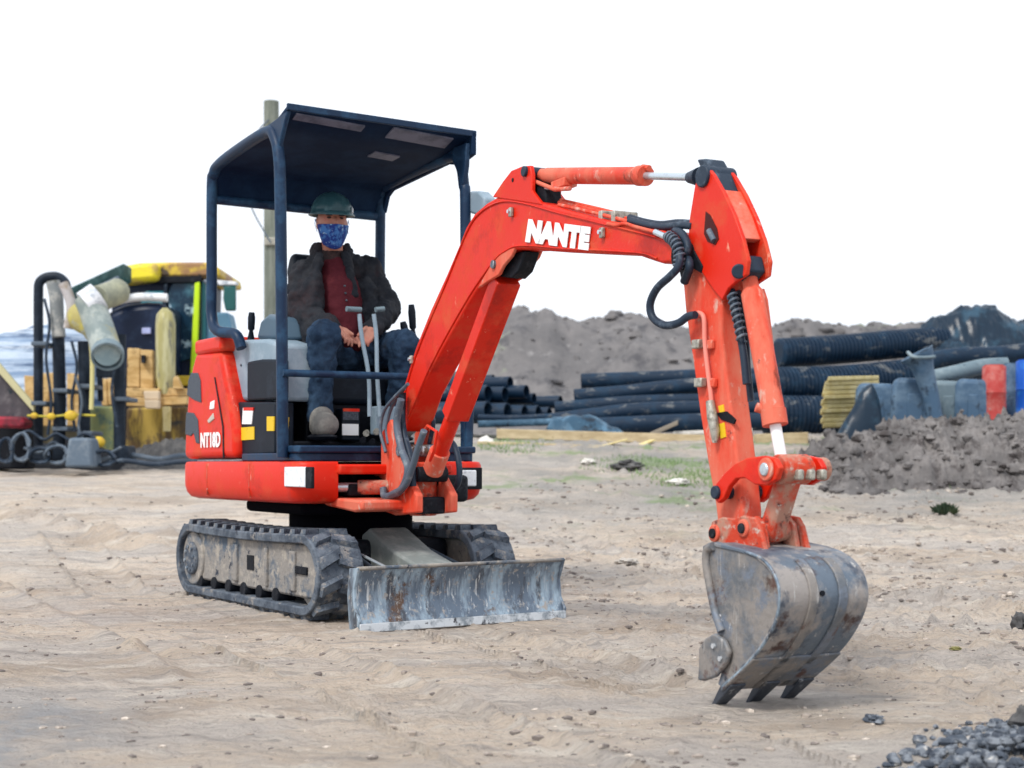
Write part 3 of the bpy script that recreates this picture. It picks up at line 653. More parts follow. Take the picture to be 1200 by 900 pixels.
# console, side panel
cs = MB().prism(M, [M.sy(*q, -.40) for q in [(260, 401), (286, 398), (312, 397), (330, 403), (330, 470), (272, 470), (266, 440)]], -.40, -.22).build('side_console', CONS, ex, bevel=.02, segs=3)
MB().prism(M, [M.sy(*q, -.42) for q in [(290, 424), (306, 421), (330, 421), (330, 468), (290, 470)]], -.425, -.38).build('console_recess', SEAT, cs, bevel=.012)
for q in ((268, 430), (283, 428), (280, 452)):
    x, z = M.sy(*q, -.40); MB().cyl(M.p(x, -.405, z), M.p(x, -.39, z), .006, 8).build('screw', VENT, cs)
MB().prism(M, [M.sy(*q, -.43) for q in [(272, 471), (322, 471), (322, 532), (276, 534)]], -.43, -.33).build('side_panel', SEAT, ex, bevel=.01)
for pts, mm, nm in (([(285, 478), (297, 478), (295, 497), (284, 497)], WHITE, 'white_sticker'), ([(286, 477.5), (297.5, 477.5), (297.3, 481), (286, 481)], RED, 'red_sticker_edge'),
                    ([(283, 501), (298, 500), (298, 515), (283, 516)], YELL, 'warning_sticker'), ([(313, 488), (321.5, 488), (321, 505), (313, 505)], YELL, 'warning_sticker'), ([(333, 489), (338, 489), (337, 505), (333, 505)], YELL, 'warning_sticker')):
    patch(M, pts, -.432, .002 if nm != 'red_sticker_edge' else .004, nm, mm, ex, 0)
# canopy
cn = M.sy(319, 182, -.49)
def side_frame(y, px_pts):
    pass
fp = [M.p(.275, -.485, .72), M.p(.265, -.485, 1.3), M.p(.25, -.485, 1.9), M.p(.235, -.485, 2.09), M.p(.19, -.485, 2.19), M.p(.10, -.485, 2.235), M.p(-.25, -.485, 2.215), M.p(-.50, -.485, 2.185), M.p(-.565, -.485, 2.15), M.p(-.59, -.485, 2.08), M.p(-.592, -.485, 1.60), M.p(-.59, -.485, 1.44), M.p(-.52, -.485, 1.36), M.wy(276, 392, -.455), M.wy(283, 408, -.44)]
MB().tube(spline(fp, 6), .027, 14).build('canopy_frame', NAVY, ex, smooth=60)
fp2 = [M.p(.30, .475, .72), M.p(.295, .475, 1.9), M.p(.28, .475, 2.06), M.p(.24, .475, 2.17), M.p(.12, .475, 2.22), M.p(-.50, .475, 2.185), M.p(-.57, .475, 2.15), M.p(-.59, .475, 2.08), M.p(-.59, .475, 1.45), M.p(-.50, .47, 1.30)]
MB().tube(spline(fp2, 6), .027, 14).build('canopy_frame', NAVY, ex, smooth=60)
MB().prism(M, [(.30, 2.03), (.33, 2.14), (.34, 2.255), (.14, 2.255), (.24, 2.17)], .452, .478).build('corner_gusset', NAVY, ex, bevel=.006)
MB().prism(M, [(.225, 2.10), (.27, 2.18), (.34, 2.285), (.10, 2.26), (.20, 2.20)], -.492, -.470).build('corner_gusset', NAVY, ex, bevel=.006)
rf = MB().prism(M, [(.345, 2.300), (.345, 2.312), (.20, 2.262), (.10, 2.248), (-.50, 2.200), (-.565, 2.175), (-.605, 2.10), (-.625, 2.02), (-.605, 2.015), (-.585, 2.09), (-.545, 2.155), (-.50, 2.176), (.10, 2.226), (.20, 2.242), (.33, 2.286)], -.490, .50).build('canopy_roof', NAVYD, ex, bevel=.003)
MB().prism(M, [(.352, 2.286), (.352, 2.317), (.336, 2.317), (.336, 2.286)], -.495, .505).build('front_fascia', NAVY, rf, bevel=.004)
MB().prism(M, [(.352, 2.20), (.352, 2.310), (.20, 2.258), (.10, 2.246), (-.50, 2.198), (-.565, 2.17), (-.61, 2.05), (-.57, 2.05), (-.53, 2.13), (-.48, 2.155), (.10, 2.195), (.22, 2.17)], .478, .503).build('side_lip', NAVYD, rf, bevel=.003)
MB().tube([M.p(-.60, -.485, 2.03), M.p(-.60, .475, 2.03)], .024, 12).build('rear_crossbar', NAVY, ex, smooth=60)
for (y0, y1, x0, x1) in ((.06, .40, .24, .325), (-.44, -.08, .28, .325), (.10, .25, -.02, .06)):  # lighter grey patches on the roof underside, laid on as thin plates
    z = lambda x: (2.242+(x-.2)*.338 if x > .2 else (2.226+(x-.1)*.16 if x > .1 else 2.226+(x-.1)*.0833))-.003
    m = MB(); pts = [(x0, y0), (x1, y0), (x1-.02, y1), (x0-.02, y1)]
    m.hexa([M.p(x, y, z(x)-.004) for x, y in pts], [M.p(x, y, z(x)+.003) for x, y in pts]); m.build('underside_patch', ROOFP, rf)
MB().tube([M.wx(331, 437, .30), M.wx(500, 442, .30)], .017, 12).build('front_handrail', NAVY, ex, smooth=60)
MB().box(M, .26, .42, -.47, .46, .742, .775).build('front_sill', NAVY, ex, bevel=.008)
MB().tube([M.wx(548, 545, .36), M.wx(551, 455, .36)], .022, 12).build('rail_post', NAVY, ex, smooth=60)
# seat, levers, pedals
MB().plan(M, rrect(-.48, .02, .25, .08, .08, 5), .98, 1.13).build('seat_cushion', SEAT, ex, bevel=.03, segs=3)
MB().prism(M, [(-.40, 1.1), (-.50, 1.1), (-.64, 1.70), (-.60, 1.78), (-.55, 1.79), (-.50, 1.70)], -.06, .34).build('seat_backrest', SEAT, ex, bevel=.05, segs=4)
MB().box(M, -.46, .0, -.24, .24, .74, .98).build('seat_base', BLACK, ex, bevel=.01)
MB().box(M, -.30, .06, -.40, .40, .742, .80).build('foot_box', BLACK, ex, bevel=.01)
def lever(pts, r, name, m, top=None):
    l = MB().tube(spline(pts, 5), r, 10).build(name, m, ex, smooth=60); return l
for (bx, tx, kx) in ((433, 421, 406), (443, 438, 450)):
    l = lever([M.wx(bx+(0 if bx < 440 else 2), 488, .20), M.wx(bx-1, 440, .20), M.wx(tx+3, 395, .19), M.wx(tx, 368, .185)], .0105, 'travel_lever', CONS)
    MB().tube([M.wx(tx+2, 363, .185), M.wx(kx, 362, .185)], .013, 10).build('lever_grip', BARP, l, smooth=60)
MB().box(M, .10, .17, .05, .18, .83, .97).build('lever_bracket', CONS, ex, bevel=.008)
y0, z0 = M.sx(401, 516, .10); y1, z1 = M.sx(422, 479, .10)
cb = MB().box(M, .02, .10, y0, y1, z0, z1).build('fuse_box', SEAT, ex, bevel=.006)
y0, z0 = M.sx(401, 510, .102); y1, z1 = M.sx(420, 497, .102); MB().box(M, .10, .104, y0, y1, z0, z1).build('white_label', WHITE, cb)
y0, z0 = M.sx(402, 492, .102); y1, z1 = M.sx(420, 482, .102); MB().box(M, .10, .104, y0, y1, z0, z1).build('grey_label', VENT, cb)
y0, z0 = M.sx(402, 482, .102); y1, z1 = M.sx(421, 479, .102); MB().box(M, .10, .105, y0, y1, z0, z1).build('red_label', RED, cb)
for (px, py) in ((429, 508), (441, 506), (436, 518), (425, 516)):
    p = M.wx(px, py, .20); MB().tube([p, p+Vector((.0, .05, .01))], [.016, .010], 10).build('pedal_joint', BRASS if py < 510 else BLACK, ex, smooth=60)
for px, tx, ty, y in ((294, 295, 366, -.33), (485, 482, 357, None), (478, 472, 377, None)):
    if y is not None: a, b_ = M.wy(px, 399, y), M.wy(tx, ty, y)
    else: a, b_ = M.wx(px, 402, .0), M.wx(tx, ty, .0)
    l = MB().tube([a, a.lerp(b_, .35), a.lerp(b_, .4), a.lerp(b_, .8), b_], [.020, .010, .017, .019, .014], 12).build('control_lever', SEAT, ex, smooth=60)
MB().prism(M, [M.sy(*q, -.30) for q in [(304, 398), (309, 376), (318, 368), (330, 372), (335, 398)]], -.32, -.20).build('armrest', mat('armrest_blue_grey', (.07, .12, .17), rough=.4), ex, bevel=.02, segs=3)
MB().box(M, -.30, .02, .28, .40, 1.05, 1.24).build('left_console', SEAT, ex, bevel=.03)
MB().prism(M, [M.sy(*q, .50) for q in [(552, 224), (562, 224), (570, 232), (569, 246), (560, 252), (552, 250)]], .49, .56).build('work_lamp', CONS, ex, bevel=.012, segs=3)

# swing bracket
sb = [B.sy(*q, -.10) for q in [(446, 545), (446, 508), (457, 491), (464, 505), (470, 530), (476, 556), (488, 580), (488, 601), (462, 604), (440, 596), (427, 580), (429, 568)]]
MB().prism(B, sb, -.10, -.066).build('swing_bracket', REDW, ex, bevel=.008)
MB().prism(B, sb, .066, .10).build('swing_bracket', REDW, ex, bevel=.008)
MB().cyl(B.p(-.05, 0, .46), B.p(-.05, 0, .70), .062, 24).build('swing_post', REDD, ex, bevel=.008)
MB().box(B, -.12, .05, -.066, .066, .47, .545).build('bracket_web', BLACK, ex, bevel=.01)
pv = B.sy(468, 520, -.1)
MB().cyl(B.p(pv[0], -.108, pv[1]-.03), B.p(pv[0], .108, pv[1]-.03), .028, 20).build('boom_foot_pin', STEEL, ex, bevel=.004)
# boom
s_ = -.060
bpts = [(466, 492), (468, 470), (476, 443), (487, 407), (505, 362), (524, 320), (538, 287), (546, 266), (556, 250), (570, 238), (582, 231), (600, 229.5), (620, 233), (660, 245), (705, 257), (750, 266.5), (775, 270), (789, 277), (797, 288), (796, 300), (789, 307), (776, 309), (766, 306), (746, 299), (690, 296.5), (640, 294), (618, 292), (602, 292.5), (588, 300), (578, 312), (565, 330), (548, 357), (530, 389), (507, 430), (490, 463), (480, 492), (474, 506), (468, 503)]
bm_ = MB().prism(B, [B.sy(*q, s_) for q in bpts], s_, -s_)
boom = bm_.build('boom', RED, ex, bevel=.010, segs=3)
def weld(pts, y, name, m, parent, r=.0045):
    return MB().tube(spline([B.wy(*q, y) for q in pts], 4), r, 6).build(name, m, parent, smooth=60)
weld([(470, 478), (488, 415), (524, 328), (547, 272), (562, 250), (585, 237), (612, 238), (660, 251), (750, 273), (785, 284)], s_-.002, 'flange_edge', RED, boom, .004)
weld([(478, 490), (507, 424), (548, 350), (578, 307), (592, 294.5), (610, 288), (660, 291), (745, 296), (770, 303)], s_-.002, 'flange_edge', RED, boom, .004)
hump = [(578, 231), (590, 213), (600, 200), (612, 195), (622, 194), (624, 205), (624, 224), (636, 240), (610, 236)]
for v0, v1 in ((s_-.004, s_+.014), (-s_-.014, -s_+.004)):
    MB().prism(B, [B.sy(*q, s_) for q in hump], v0, v1).build('cylinder_lug', RED, boom, bevel=.004)
MB().prism(B, [B.sy(*q, 0) for q in [(603, 212), (614, 202), (632, 208), (648, 218), (650, 245), (612, 238)]], -.035, .035).build('hose_guard', BLACK, boom, bevel=.008)
x, z = B.sy(601, 211, s_-.004); MB().cyl(B.p(x, s_-.006, z), B.p(x, s_, z), .008, 8).build('lug_hole', BLACK, boom)
x, z = B.sy(616, 201, s_-.004); MB().cyl(B.p(x, s_-.016, z), B.p(x, -s_+.016, z), .020, 16).build('cylinder_pin', HOSE, boom, bevel=.003)
lugb = [(578, 312), (592, 296), (606, 291), (622, 296), (614, 316), (604, 326), (588, 326)]
for v0, v1 in ((s_-.003, s_+.012), (-s_-.012, -s_+.003)):
    MB().prism(B, [B.sy(*q, s_) for q in [(560, 338), (578, 306), (592, 293), (604, 290), (600, 300), (590, 312), (585, 322), (572, 330)]], v0, v1).build('lower_cylinder_lug', REDW, boom, bevel=.004)
x, z = B.sy(580, 310, s_); MB().cyl(B.p(x, s_-.014, z), B.p(x, -s_+.014, z), .017, 16).build('cylinder_pin', STEEL, boom, bevel=.003)
MB().prism(B, [B.sy(*q, -.03) for q in [(590, 308), (606, 296), (616, 294), (613, 305), (608, 318), (600, 326), (586, 324)]], -.032, .032).build('cylinder_clevis', BLACK, boom, bevel=.006)
text_on(B, s_-.004, 'NANTE', [(620, 256.5), (693, 266), (690, 293.5), (616, 283.5)], 'brand_lettering', WHITE, boom, .085)
for (px, py, a_) in ((601, 247, 80), (708, 271, 75), (484, 420, 10)):
    x, z = B.sy(px, py, s_); x2, z2 = B.sy(px+1, py+9, s_)
    c = MB().box(B, x-.011, x+.011, s_-.016, s_-.001, z-.024, z+.012).build('hose_clamp', BRASS, boom, bevel=.004)
    MB().cyl(B.p(x, s_-.024, z-.004), B.p(x, s_-.014, z-.004), .008, 6).build('bolt', CHROME, c)
# boom hydraulic pipes along the top
for v, off in ((-.035, 0), (.0, 3), (.03, 6)):
    MB().tube(spline([B.wy(*q, v) for q in [(655, 240-off), (690, 248-off), (715, 254-off), (738, 260-off)]], 5), .0065, 8).build('steel_pipe', REDW, boom, smooth=60)
MB().tube(spline([B.wy(*q, -.064) for q in [(712, 262), (722, 264), (732, 262), (745, 266), (768, 272)]], 5), .006, 8).build('steel_pipe', REDW, boom, smooth=60)
for px in (716, 731): MB().box(B, B.sy(px, 252, 0)[0]-.012, B.sy(px, 252, 0)[0]+.012, -.045, .05, B.sy(px, 262, 0)[1], B.sy(px, 248, 0)[1]).build('pipe_clamp', BRASS, boom, bevel=.004)
for v, dy in ((-.04, 0), (-.01, -3), (.03, -1)):
    MB().tube(spline([B.wy(*q, v) for q in [(738, 258+dy), (755, 263+dy), (775, 266+dy), (795, 264+dy), (812, 265+dy)]], 5), .012, 10).build('hose', HOSE, boom, smooth=60)
MB().cyl(B.wy(768, 272, -.066), B.wy(781, 278, -.07), .010, 10).build('hose_fitting', CHROME, boom)
# boom cylinder with flat guard
g0, g1 = B.sy(593, 326, 0), B.sy(533, 487, 0); ge = B.sy(507, 552, 0)
dv = Vector((g1[0]-g0[0], g1[1]-g0[1])).normalized(); nv = Vector((-dv.y, dv.x)) if -dv.y > 0 else Vector((dv.y, -dv.x))
bc = MB().tube([B.p(g0[0], 0, g0[1]), B.p(ge[0], 0, ge[1])], .036, 20).build('boom_cylinder', RED, ex, smooth=60)
def gp(a, o): return (a[0]+nv.x*o, a[1]+nv.y*o)
MB().prism(B, [gp(g0, .042), gp(g1, .042), gp(g1, -.03), gp(g0, -.03)], -.052, .052).build('cylinder_guard', RED, bc, bevel=.006)
MB().tube([B.p(ge[0]-dv.x*.12, 0, ge[1]-dv.y*.12), B.p(ge[0], 0, ge[1])], .046, 20).build('cylinder_base', REDW, bc, smooth=60, bevel=.004)
MB().cyl(B.p(ge[0]+dv.x*.02, -.07, ge[1]+dv.y*.02), B.p(ge[0]+dv.x*.02, .07, ge[1]+dv.y*.02), .034, 20).build('cylinder_pin', BLACK, bc, bevel=.004)
MB().tube([B.wy(*q, -.06) for q in [(497, 505), (501, 499), (512, 506), (509, 528), (504, 540)]], .007, 8).build('steel_pipe', RED, bc, smooth=60)
# hoses at the boom foot
def hose(pts, v, r, m, parent=ex, seg=10):
    vv = v if isinstance(v, (list, tuple)) else [v]*len(pts)
    return MB().tube(spline([B.wy(*q, y) for q, y in zip(pts, vv)], 7), r, seg).build('hose', m, parent, smooth=60)
hose([(478, 450), (462, 466), (450, 482), (446, 505), (452, 530)], -.12, .008, HOSEG)
hose([(474, 455), (460, 475), (453, 500), (455, 520)], -.10, .008, HOSEG)
hose([(470, 468), (465, 495), (470, 525), (478, 550), (470, 574), (452, 582), (449, 572)], -.125, .017, HOSEG)
hose([(497, 505), (490, 525), (483, 548), (474, 570), (458, 580)], -.13, .015, HOSEG)
hose([(472, 460), (472, 500), (482, 540), (484, 570)], -.09, .016, HOSE)
hose([(524, 505), (516, 522), (513, 550), (517, 562), (508, 575)], .10, .010, HOSE)
hose([(520, 512), (532, 522), (538, 545), (537, 565), (528, 575), (513, 575)], .14, .014, HOSE)
hose([(503, 480), (508, 495), (503, 520)], .06, .010, HOSE)
hose([(513, 540), (518, 550), (514, 568), (504, 578)], .08, .022, BLACK)
# arm cylinder
p0, p1, p2 = B.wy(640, 206, 0), B.wy(757, 206, 0), B.wy(822, 208, 0)
ac = MB().tube([p0, p0.lerp(p1, .02), p0.lerp(p1, .93), p0.lerp(p1, .935), p1], [.026, .030, .030, .034, .034], 22).build('arm_cylinder', REDW, ex, smooth=50)
MB().tube([p1, p2], .0125, 16).build('piston_rod', CHROME, ac, smooth=60)
MB().tube([B.wy(616, 201, 0), B.wy(630, 204, 0), p0], [.02, .022, .026], 14).build('cylinder_eye', REDW, ac, smooth=60)
MB().tube([B.wy(628, 213, -.036), B.wy(650, 222, -.04), B.wy(668, 221, -.036)], .008, 8).build('steel_pipe', REDW, ac, smooth=60)
MB().box(B, B.sy(655, 220, 0)[0], B.sy(671, 220, 0)[0], -.035, .02, B.sy(655, 224, 0)[1], B.sy(655, 214, 0)[1]).build('pipe_block', REDW, ac, bevel=.004)
MB().cyl(B.wy(640, 220, -.03), B.wy(654, 221, -.03), .008, 10).build('hose_fitting', CHROME, ac)
MB().cyl(B.wy(753, 196, 0)+Vector((0, 0, -.0)), B.wy(761, 197, 0), .010, 8).build('port_boss', REDW, ac)
# arm (dipper)
a_ = -.036
apts = [(803, 300), (800, 330), (803, 365), (812, 425), (820, 485), (829, 540), (838, 590), (843, 634), (868, 640), (870, 600), (866, 560), (860, 510), (850, 435), (845, 390), (846, 350), (858, 325), (845, 300)]
arm = MB().prism(B, [B.sy(*q, a_) for q in apts], a_, -a_).build('arm', REDW, ex, bevel=.008, segs=3)
ears = [(829, 196), (836, 205), (848, 226), (860, 252), (870, 280), (876, 305), (874, 322), (862, 330), (853, 338), (846, 352), (836, 340), (824, 322), (812, 300), (806, 285), (808, 255), (814, 218), (820, 200)]
E1 = [B.sy(*q, a_-.010) for q in ears]
MB().prism(B, E1, a_-.010, a_+.004).build('arm_cheek_plate', RED, arm, bevel=.003)
MB().prism(B, E1, -a_-.004, -a_+.010).build('arm_cheek_plate', RED, arm, bevel=.003)
# rounded back strap closing the head between the cheeks
fe = [(846, 222), (859, 250), (869, 279)]
st = [B.sy(*q, a_) for q in fe]
MB().prism(B, st+[(x-.03, z-.006) for x, z in reversed(st)], a_+.002, -a_-.002).build('arm_head_strap', mat('faded_pink_red', (.74, .20, .14), [((.72, .10, .05), 6, .55, .1), ((.6, .4, .33), 20, .66, .06)], .5), arm, bevel=.003)
hole = [(827, 248), (832, 252), (840, 268), (842, 280), (838, 287), (829, 283), (825, 274)]
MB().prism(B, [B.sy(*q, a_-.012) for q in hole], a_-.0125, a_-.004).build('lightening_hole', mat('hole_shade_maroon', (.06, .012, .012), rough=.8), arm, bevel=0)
MB().tube([B.wy(831, 270, a_-.014), B.wy(837, 282, a_-.014)], .010, 8).build('hose_in_hole', HOSEG, arm, smooth=60)
x, z = B.sy(828, 207, a_); MB().cyl(B.p(x, a_-.02, z), B.p(x, -a_+.02, z), .034, 22).build('head_pin', HOSE, arm, bevel=.004)
MB().tube([B.wy(808, 208, -.0), B.wy(820, 207, 0)], [.018, .030], 14).build('rod_eye', HOSE, arm, smooth=60)
MB().prism(B, [B.sy(*q, 0) for q in [(827, 188), (838, 187), (848, 205), (857, 228), (846, 224), (836, 208)]], -.035, .035).build('head_cap', HOSE, arm, bevel=.006)
x, z = B.sy(808, 300, a_); MB().cyl(B.p(x, -.078, z), B.p(x, .078, z), .045, 24).build('boom_arm_pin', BLACK, arm, bevel=.006)
patch(B, [(804, 283), (812, 290), (824, 312), (822, 320), (808, 312), (800, 330), (797, 318)], a_-.011, .004, 'grease_stain_plate', BLACK, arm)
# hoses by the elbow
hose([(781, 277), (790, 282), (796, 296), (795, 312), (785, 324), (770, 338), (762, 356), (765, 372), (778, 381), (794, 379), (806, 371), (815, 369)], [-.07, -.085, -.10, -.11, -.12, -.125, -.125, -.12, -.11, -.09, -.075, -.07], .0125, HOSE, arm, 12)
def coil(pts, v, r, rr, turns):
    c = spline([B.wy(*q, v) for q in pts], 30); n = len(c); o = []
    for i in range(0, n):
        t = (c[min(i+1, n-1)]-c[max(i-1, 0)]).normalized(); a2 = t.cross(Vector((.3, .9, .1))).normalized(); b2 = t.cross(a2); an = turns*2*math.pi*i/n
        o.append(c[i]+(a2*math.cos(an)+b2*math.sin(an))*r)
    return MB().tube(o, rr, 6).build('hose_spiral_guard', HOSEG, arm, smooth=60)
coil([(783, 277), (791, 284), (796, 298), (795, 313)], -.10, .016, .004, 9)
hose([(795, 285), (804, 300), (808, 312), (802, 330)], [-.05, -.06, -.075, -.06], .014, HOSE, arm)
hose([(790, 268), (800, 275), (806, 290), (800, 305)], [-.03, -.06, -.07, -.07], .013, HOSE, arm)
MB().tube(spline([B.wy(*q, a_-.014) for q in [(812, 369), (820, 367), (825, 374), (826, 400), (829, 430), (833, 462), (835, 485)]], 6), .0075, 8).build('steel_pipe', mat('pale_red_pipe', (.75, .25, .2), rough=.45), arm, smooth=60)
for px, py in ((822, 403), (825, 448)):
    x, z = B.sy(px, py, a_); c = MB().box(B, x-.022, x+.018, a_-.024, a_-.001, z-.015, z+.013).build('pipe_clamp', BRASS, arm, bevel=.004)
    x, z = B.sy(px+14, py, a_); MB().box(B, x-.014, x+.012, a_-.016, a_-.001, z-.016, z+.012).build('clamp_pad', REDW, arm, bevel=.004)
MB().tube([B.wy(*q, a_-.016) for q in [(832, 470), (835, 490), (838, 505), (838, 519)]], [.013, .017, .015, .008], 12).build('grease_gun_fitting', BRASS, arm, smooth=60)
patch(B, [(842, 476), (848, 474), (850, 490), (846, 492)], a_-.001, .002, 'warning_sticker', YELL, arm, 0)
patch(B, [(843, 497), (849, 495), (851, 512), (845, 514)], a_-.001, .002, 'warning_sticker', YELL, arm, 0)
patch(B, [(840, 484), (852, 482), (862, 492), (860, 497), (846, 492)], a_-.0012, .002, 'oil_stain', BLACK, arm, 0)
# bucket cylinder
q0, q1, q2, q3 = B.wy(877, 318, 0), B.wy(906, 480, 0), B.wy(908.5, 498, 0), B.wy(917, 545, 0)
bcy = MB().tube([q0, q0.lerp(q1, .12), q0.lerp(q1, .16), q1, q1, q2], [.022, .024, .0335, .0335, .037, .037], 22).build('bucket_cylinder', REDW, ex, smooth=50)
MB().tube([q2, q3], .017, 18).build('piston_rod', WHITEM, bcy, smooth=60)
MB().cyl(B.wy(866, 318, a_-.02), B.wy(866, 318, a_-.0)+(B.wy(866, 318, .07)-B.wy(866, 318, -.05)), .022, 18).build('cylinder_pin', HOSE, bcy, bevel=.004)
MB().prism(B, [B.sy(*q, 0) for q in [(868, 300), (884, 300), (888, 318), (878, 330), (862, 326)]], -.03, .03).build('cylinder_eye', HOSE, bcy, bevel=.006)
MB().tube([B.wy(*q, .045) for q in [(893, 340), (897, 352), (903, 400), (908, 440)]], .008, 8).build('steel_pipe', REDW, bcy, smooth=60)
MB().cyl(B.wy(886, 477, -.04), B.wy(895, 480, -.02), .014, 12).build('port_boss', REDW, bcy)
hose([(857, 340), (862, 365), (868, 395), (872, 420), (875, 450)], -.02, .012, HOSE, arm)
hose([(862, 335), (870, 360), (874, 395), (876, 430), (880, 470)], .01, .010, HOSE, arm)
coil([(858, 345), (864, 370), (870, 400)], -.028, .015, .004, 8)
# linkage
lk = [(833, 580), (838, 568), (848, 555), (860, 544), (874, 537), (895, 534), (907, 537), (913, 548), (909, 562), (898, 569), (884, 568), (872, 560), (862, 561), (854, 570), (848, 584), (841, 590)]
for v0, v1 in ((-.085, -.066), (.066, .085)):
    MB().prism(B, [B.sy(*q, -.085) for q in lk], v0, v1).build('bucket_link_plate', RED, ex, bevel=.004)
x, z = B.sy(840, 577, -.085); MB().cyl(B.p(x, -.096, z), B.p(x, .096, z), .020, 20).build('link_pin', HOSE, ex, bevel=.004)
x, z = B.sy(899, 550, -.085); X1 = x
MB().cyl(B.p(x, -.10, z), B.p(x, .10, z), .019, 20).build('link_pin', CHROME, ex, bevel=.004)
MB().tube([B.p(x, -.086, z), B.p(x, .086, z)], .026, 20).build('link_hub', REDW, ex, bevel=.004)
MB().cyl(B.p(x, -.094, z), B.p(x, -.084, z), .033, 20).build('link_washer', REDW, ex, bevel=.003)
MB().cyl(B.p(x, -.05, z), B.p(x, .05, z), .043, 22).build('rod_eye', REDD, ex, bevel=.004)
MB().cyl(B.p(x, .084, z), B.p(x, .12, z), .034, 20).build('link_hub', REDD, ex, bevel=.006)
for t in range(3): MB().box(B, X1+.03, X1+.06, -.02+t*.04, .0+t*.04, z-.03, z-.0).build('grease_nipple', BRASS, ex, bevel=.006)
# bucket link (between hub and bucket)
x2, z2 = B.sy(905, 620, -.03)
xb_, zb_ = B.sy(874, 620, -.13)
xl, zl = B.sy(905, 622, .0)
lkk = []
for (cx_, cz_, r_, s0) in ((X1, z, .031, 0), (xl, zl, .034, 180)):
    for k in range(9): an = R(s0+180*k/8+5); lkk.append((cx_+r_*math.cos(an), cz_+r_*math.sin(an)))
MB().prism(B, lkk, -.030, .030).build('bucket_link', REDD, ex, bevel=.01)
# bucket
bk = [(823, 640), (830, 636), (840, 635), (858, 640), (873, 645), (888, 652), (900, 662), (910, 677), (915, 700), (913, 718), (906, 736), (894, 756), (880, 774), (862, 792), (846, 806), (841, 802), (846, 785), (851, 765), (840, 742), (836, 720), (830, 687), (824, 660)]
VB = .148
BK = [B.sy(*q, -VB) for q in bk]
for v0 in (-VB, VB-.012):
    sp = MB().prism(B, BK, v0, v0+.012)
    if v0 < 0: bucket = sp.build('bucket', BUCK, ex, bevel=.003)
    else: sp.build('side_plate', BUCK, bucket, bevel=.003)
outer = spline([Vector((x, z, 0)) for x, z in [B.sy(*q, -VB) for q in [(838, 636), (873, 644), (892, 653), (905, 666), (913, 682), (916, 702), (913, 720), (905, 740), (891, 763), (872, 784), (846, 808)]]], 5)
ou = [(p.x, p.y) for p in outer]; inn = []
for i, q in enumerate(ou):
    t = Vector(ou[min(i+1, len(ou)-1)])-Vector(ou[max(i-1, 0)]); t.normalize(); nn = Vector((t.y, -t.x))
    if nn.x > 0: nn = -nn
    inn.append((q[0]+nn.x*.012, q[1]+nn.y*.012))
def strip(o_, i_, v0, v1, nm, mm, par, bev=.003):
    m = MB(); n = len(o_)
    for v in (v0, v1):
        m.v += [B.p(x, v, z) for x, z in o_]+[B.p(x, v, z) for x, z in i_]
    for k in range(n-1):
        m.f += [(k, k+1, 2*n+k+1, 2*n+k), (n+k+1, n+k, 3*n+k, 3*n+k+1), (k, n+k, n+k+1, k+1), (2*n+k+1, 3*n+k+1, 3*n+k, 2*n+k)]
    m.f += [(0, 2*n, 3*n, n), (n-1, 2*n-1, 4*n-1, 3*n-1)]
    return m.build(nm, mm, par, bevel=bev, smooth=40)
strip(ou, inn, -VB-.004, VB+.004, 'bucket_shell', BDUST, bucket)
# wear ribs standing proud of the shell
def offs(o_, d):
    r = []
    for i, q in enumerate(o_):
        t = Vector(o_[min(i+1, len(o_)-1)])-Vector(o_[max(i-1, 0)]); t.normalize(); nn = Vector((t.y, -t.x))
        if nn.x < 0: nn = -nn
        r.append((q[0]+nn.x*d, q[1]+nn.y*d))
    return r
for v0, v1 in ((-.055, -.025), (.045, .075)):
    strip(offs(ou, .006)[12:], [q for q in offs(ou, -.002)[12:]], v0, v1, 'wear_strip', BUCK, bucket, .003)
strip(offs(ou, .006)[-9:], [q for q in offs(ou, -.002)[-9:]], -VB-.006, VB+.006, 'lip_plate', BUCK, bucket, .004)
# rim fold, drain hole, side cutter
MB().tube(spline([B.wy(*q, -VB-.004) for q in [(846, 740), (838, 715), (832, 685), (828, 660), (829, 645), (836, 640)]], 4), .013, 10).build('rim_edge', BUCK, bucket, smooth=60)
MB().tube(spline([B.wy(*q, -VB-.002) for q in [(873, 646), (893, 655), (906, 670), (913, 690), (913, 712), (905, 738), (888, 764), (868, 786), (848, 804)]], 5), .0045, 8).build('weld_bead', STEEL, bucket, smooth=60)
x, z = B.sy(963, 694, .02)
hp = B.wx(962, 694, 0)
def shell_pt(px, py, d=0):
    best = None
    for v in [(-VB+k*.002) for k in range(150)]:
        X_, Z_ = B.sy(px, py, v)
        for q in offs(ou, d):
            e = (q[0]-X_)**2+(q[1]-Z_)**2
            if best is None or e < best[0]: best = (e, q, v)
    return best[1], best[2]
q, v = shell_pt(963, 694, .001); MB().cyl(B.p(q[0]-.01, v, q[1]), B.p(q[0]+.0035, v, q[1]+.001), .008, 10).build('drain_hole', BLACK, bucket)
cut = [(820, 760), (828, 748), (838, 742), (850, 750), (856, 764), (852, 778), (840, 793), (826, 798), (819, 797), (820, 780)]
MB().prism(B, [B.sy(*q, -VB-.014) for q in cut], -VB-.020, -VB-.004).build('side_cutter', BUCK, bucket, bevel=.006)
MB().prism(B, [B.sy(*q, -VB-.014) for q in cut], VB+.004, VB+.020).build('side_cutter', BUCK, bucket, bevel=.006)
for px, py in ((837, 757), (845, 772)):
    x, z = B.sy(px, py, -VB-.02); MB().cyl(B.p(x, -VB-.027, z), B.p(x, -VB-.018, z), .008, 6).build('bolt', EDGE, bucket)
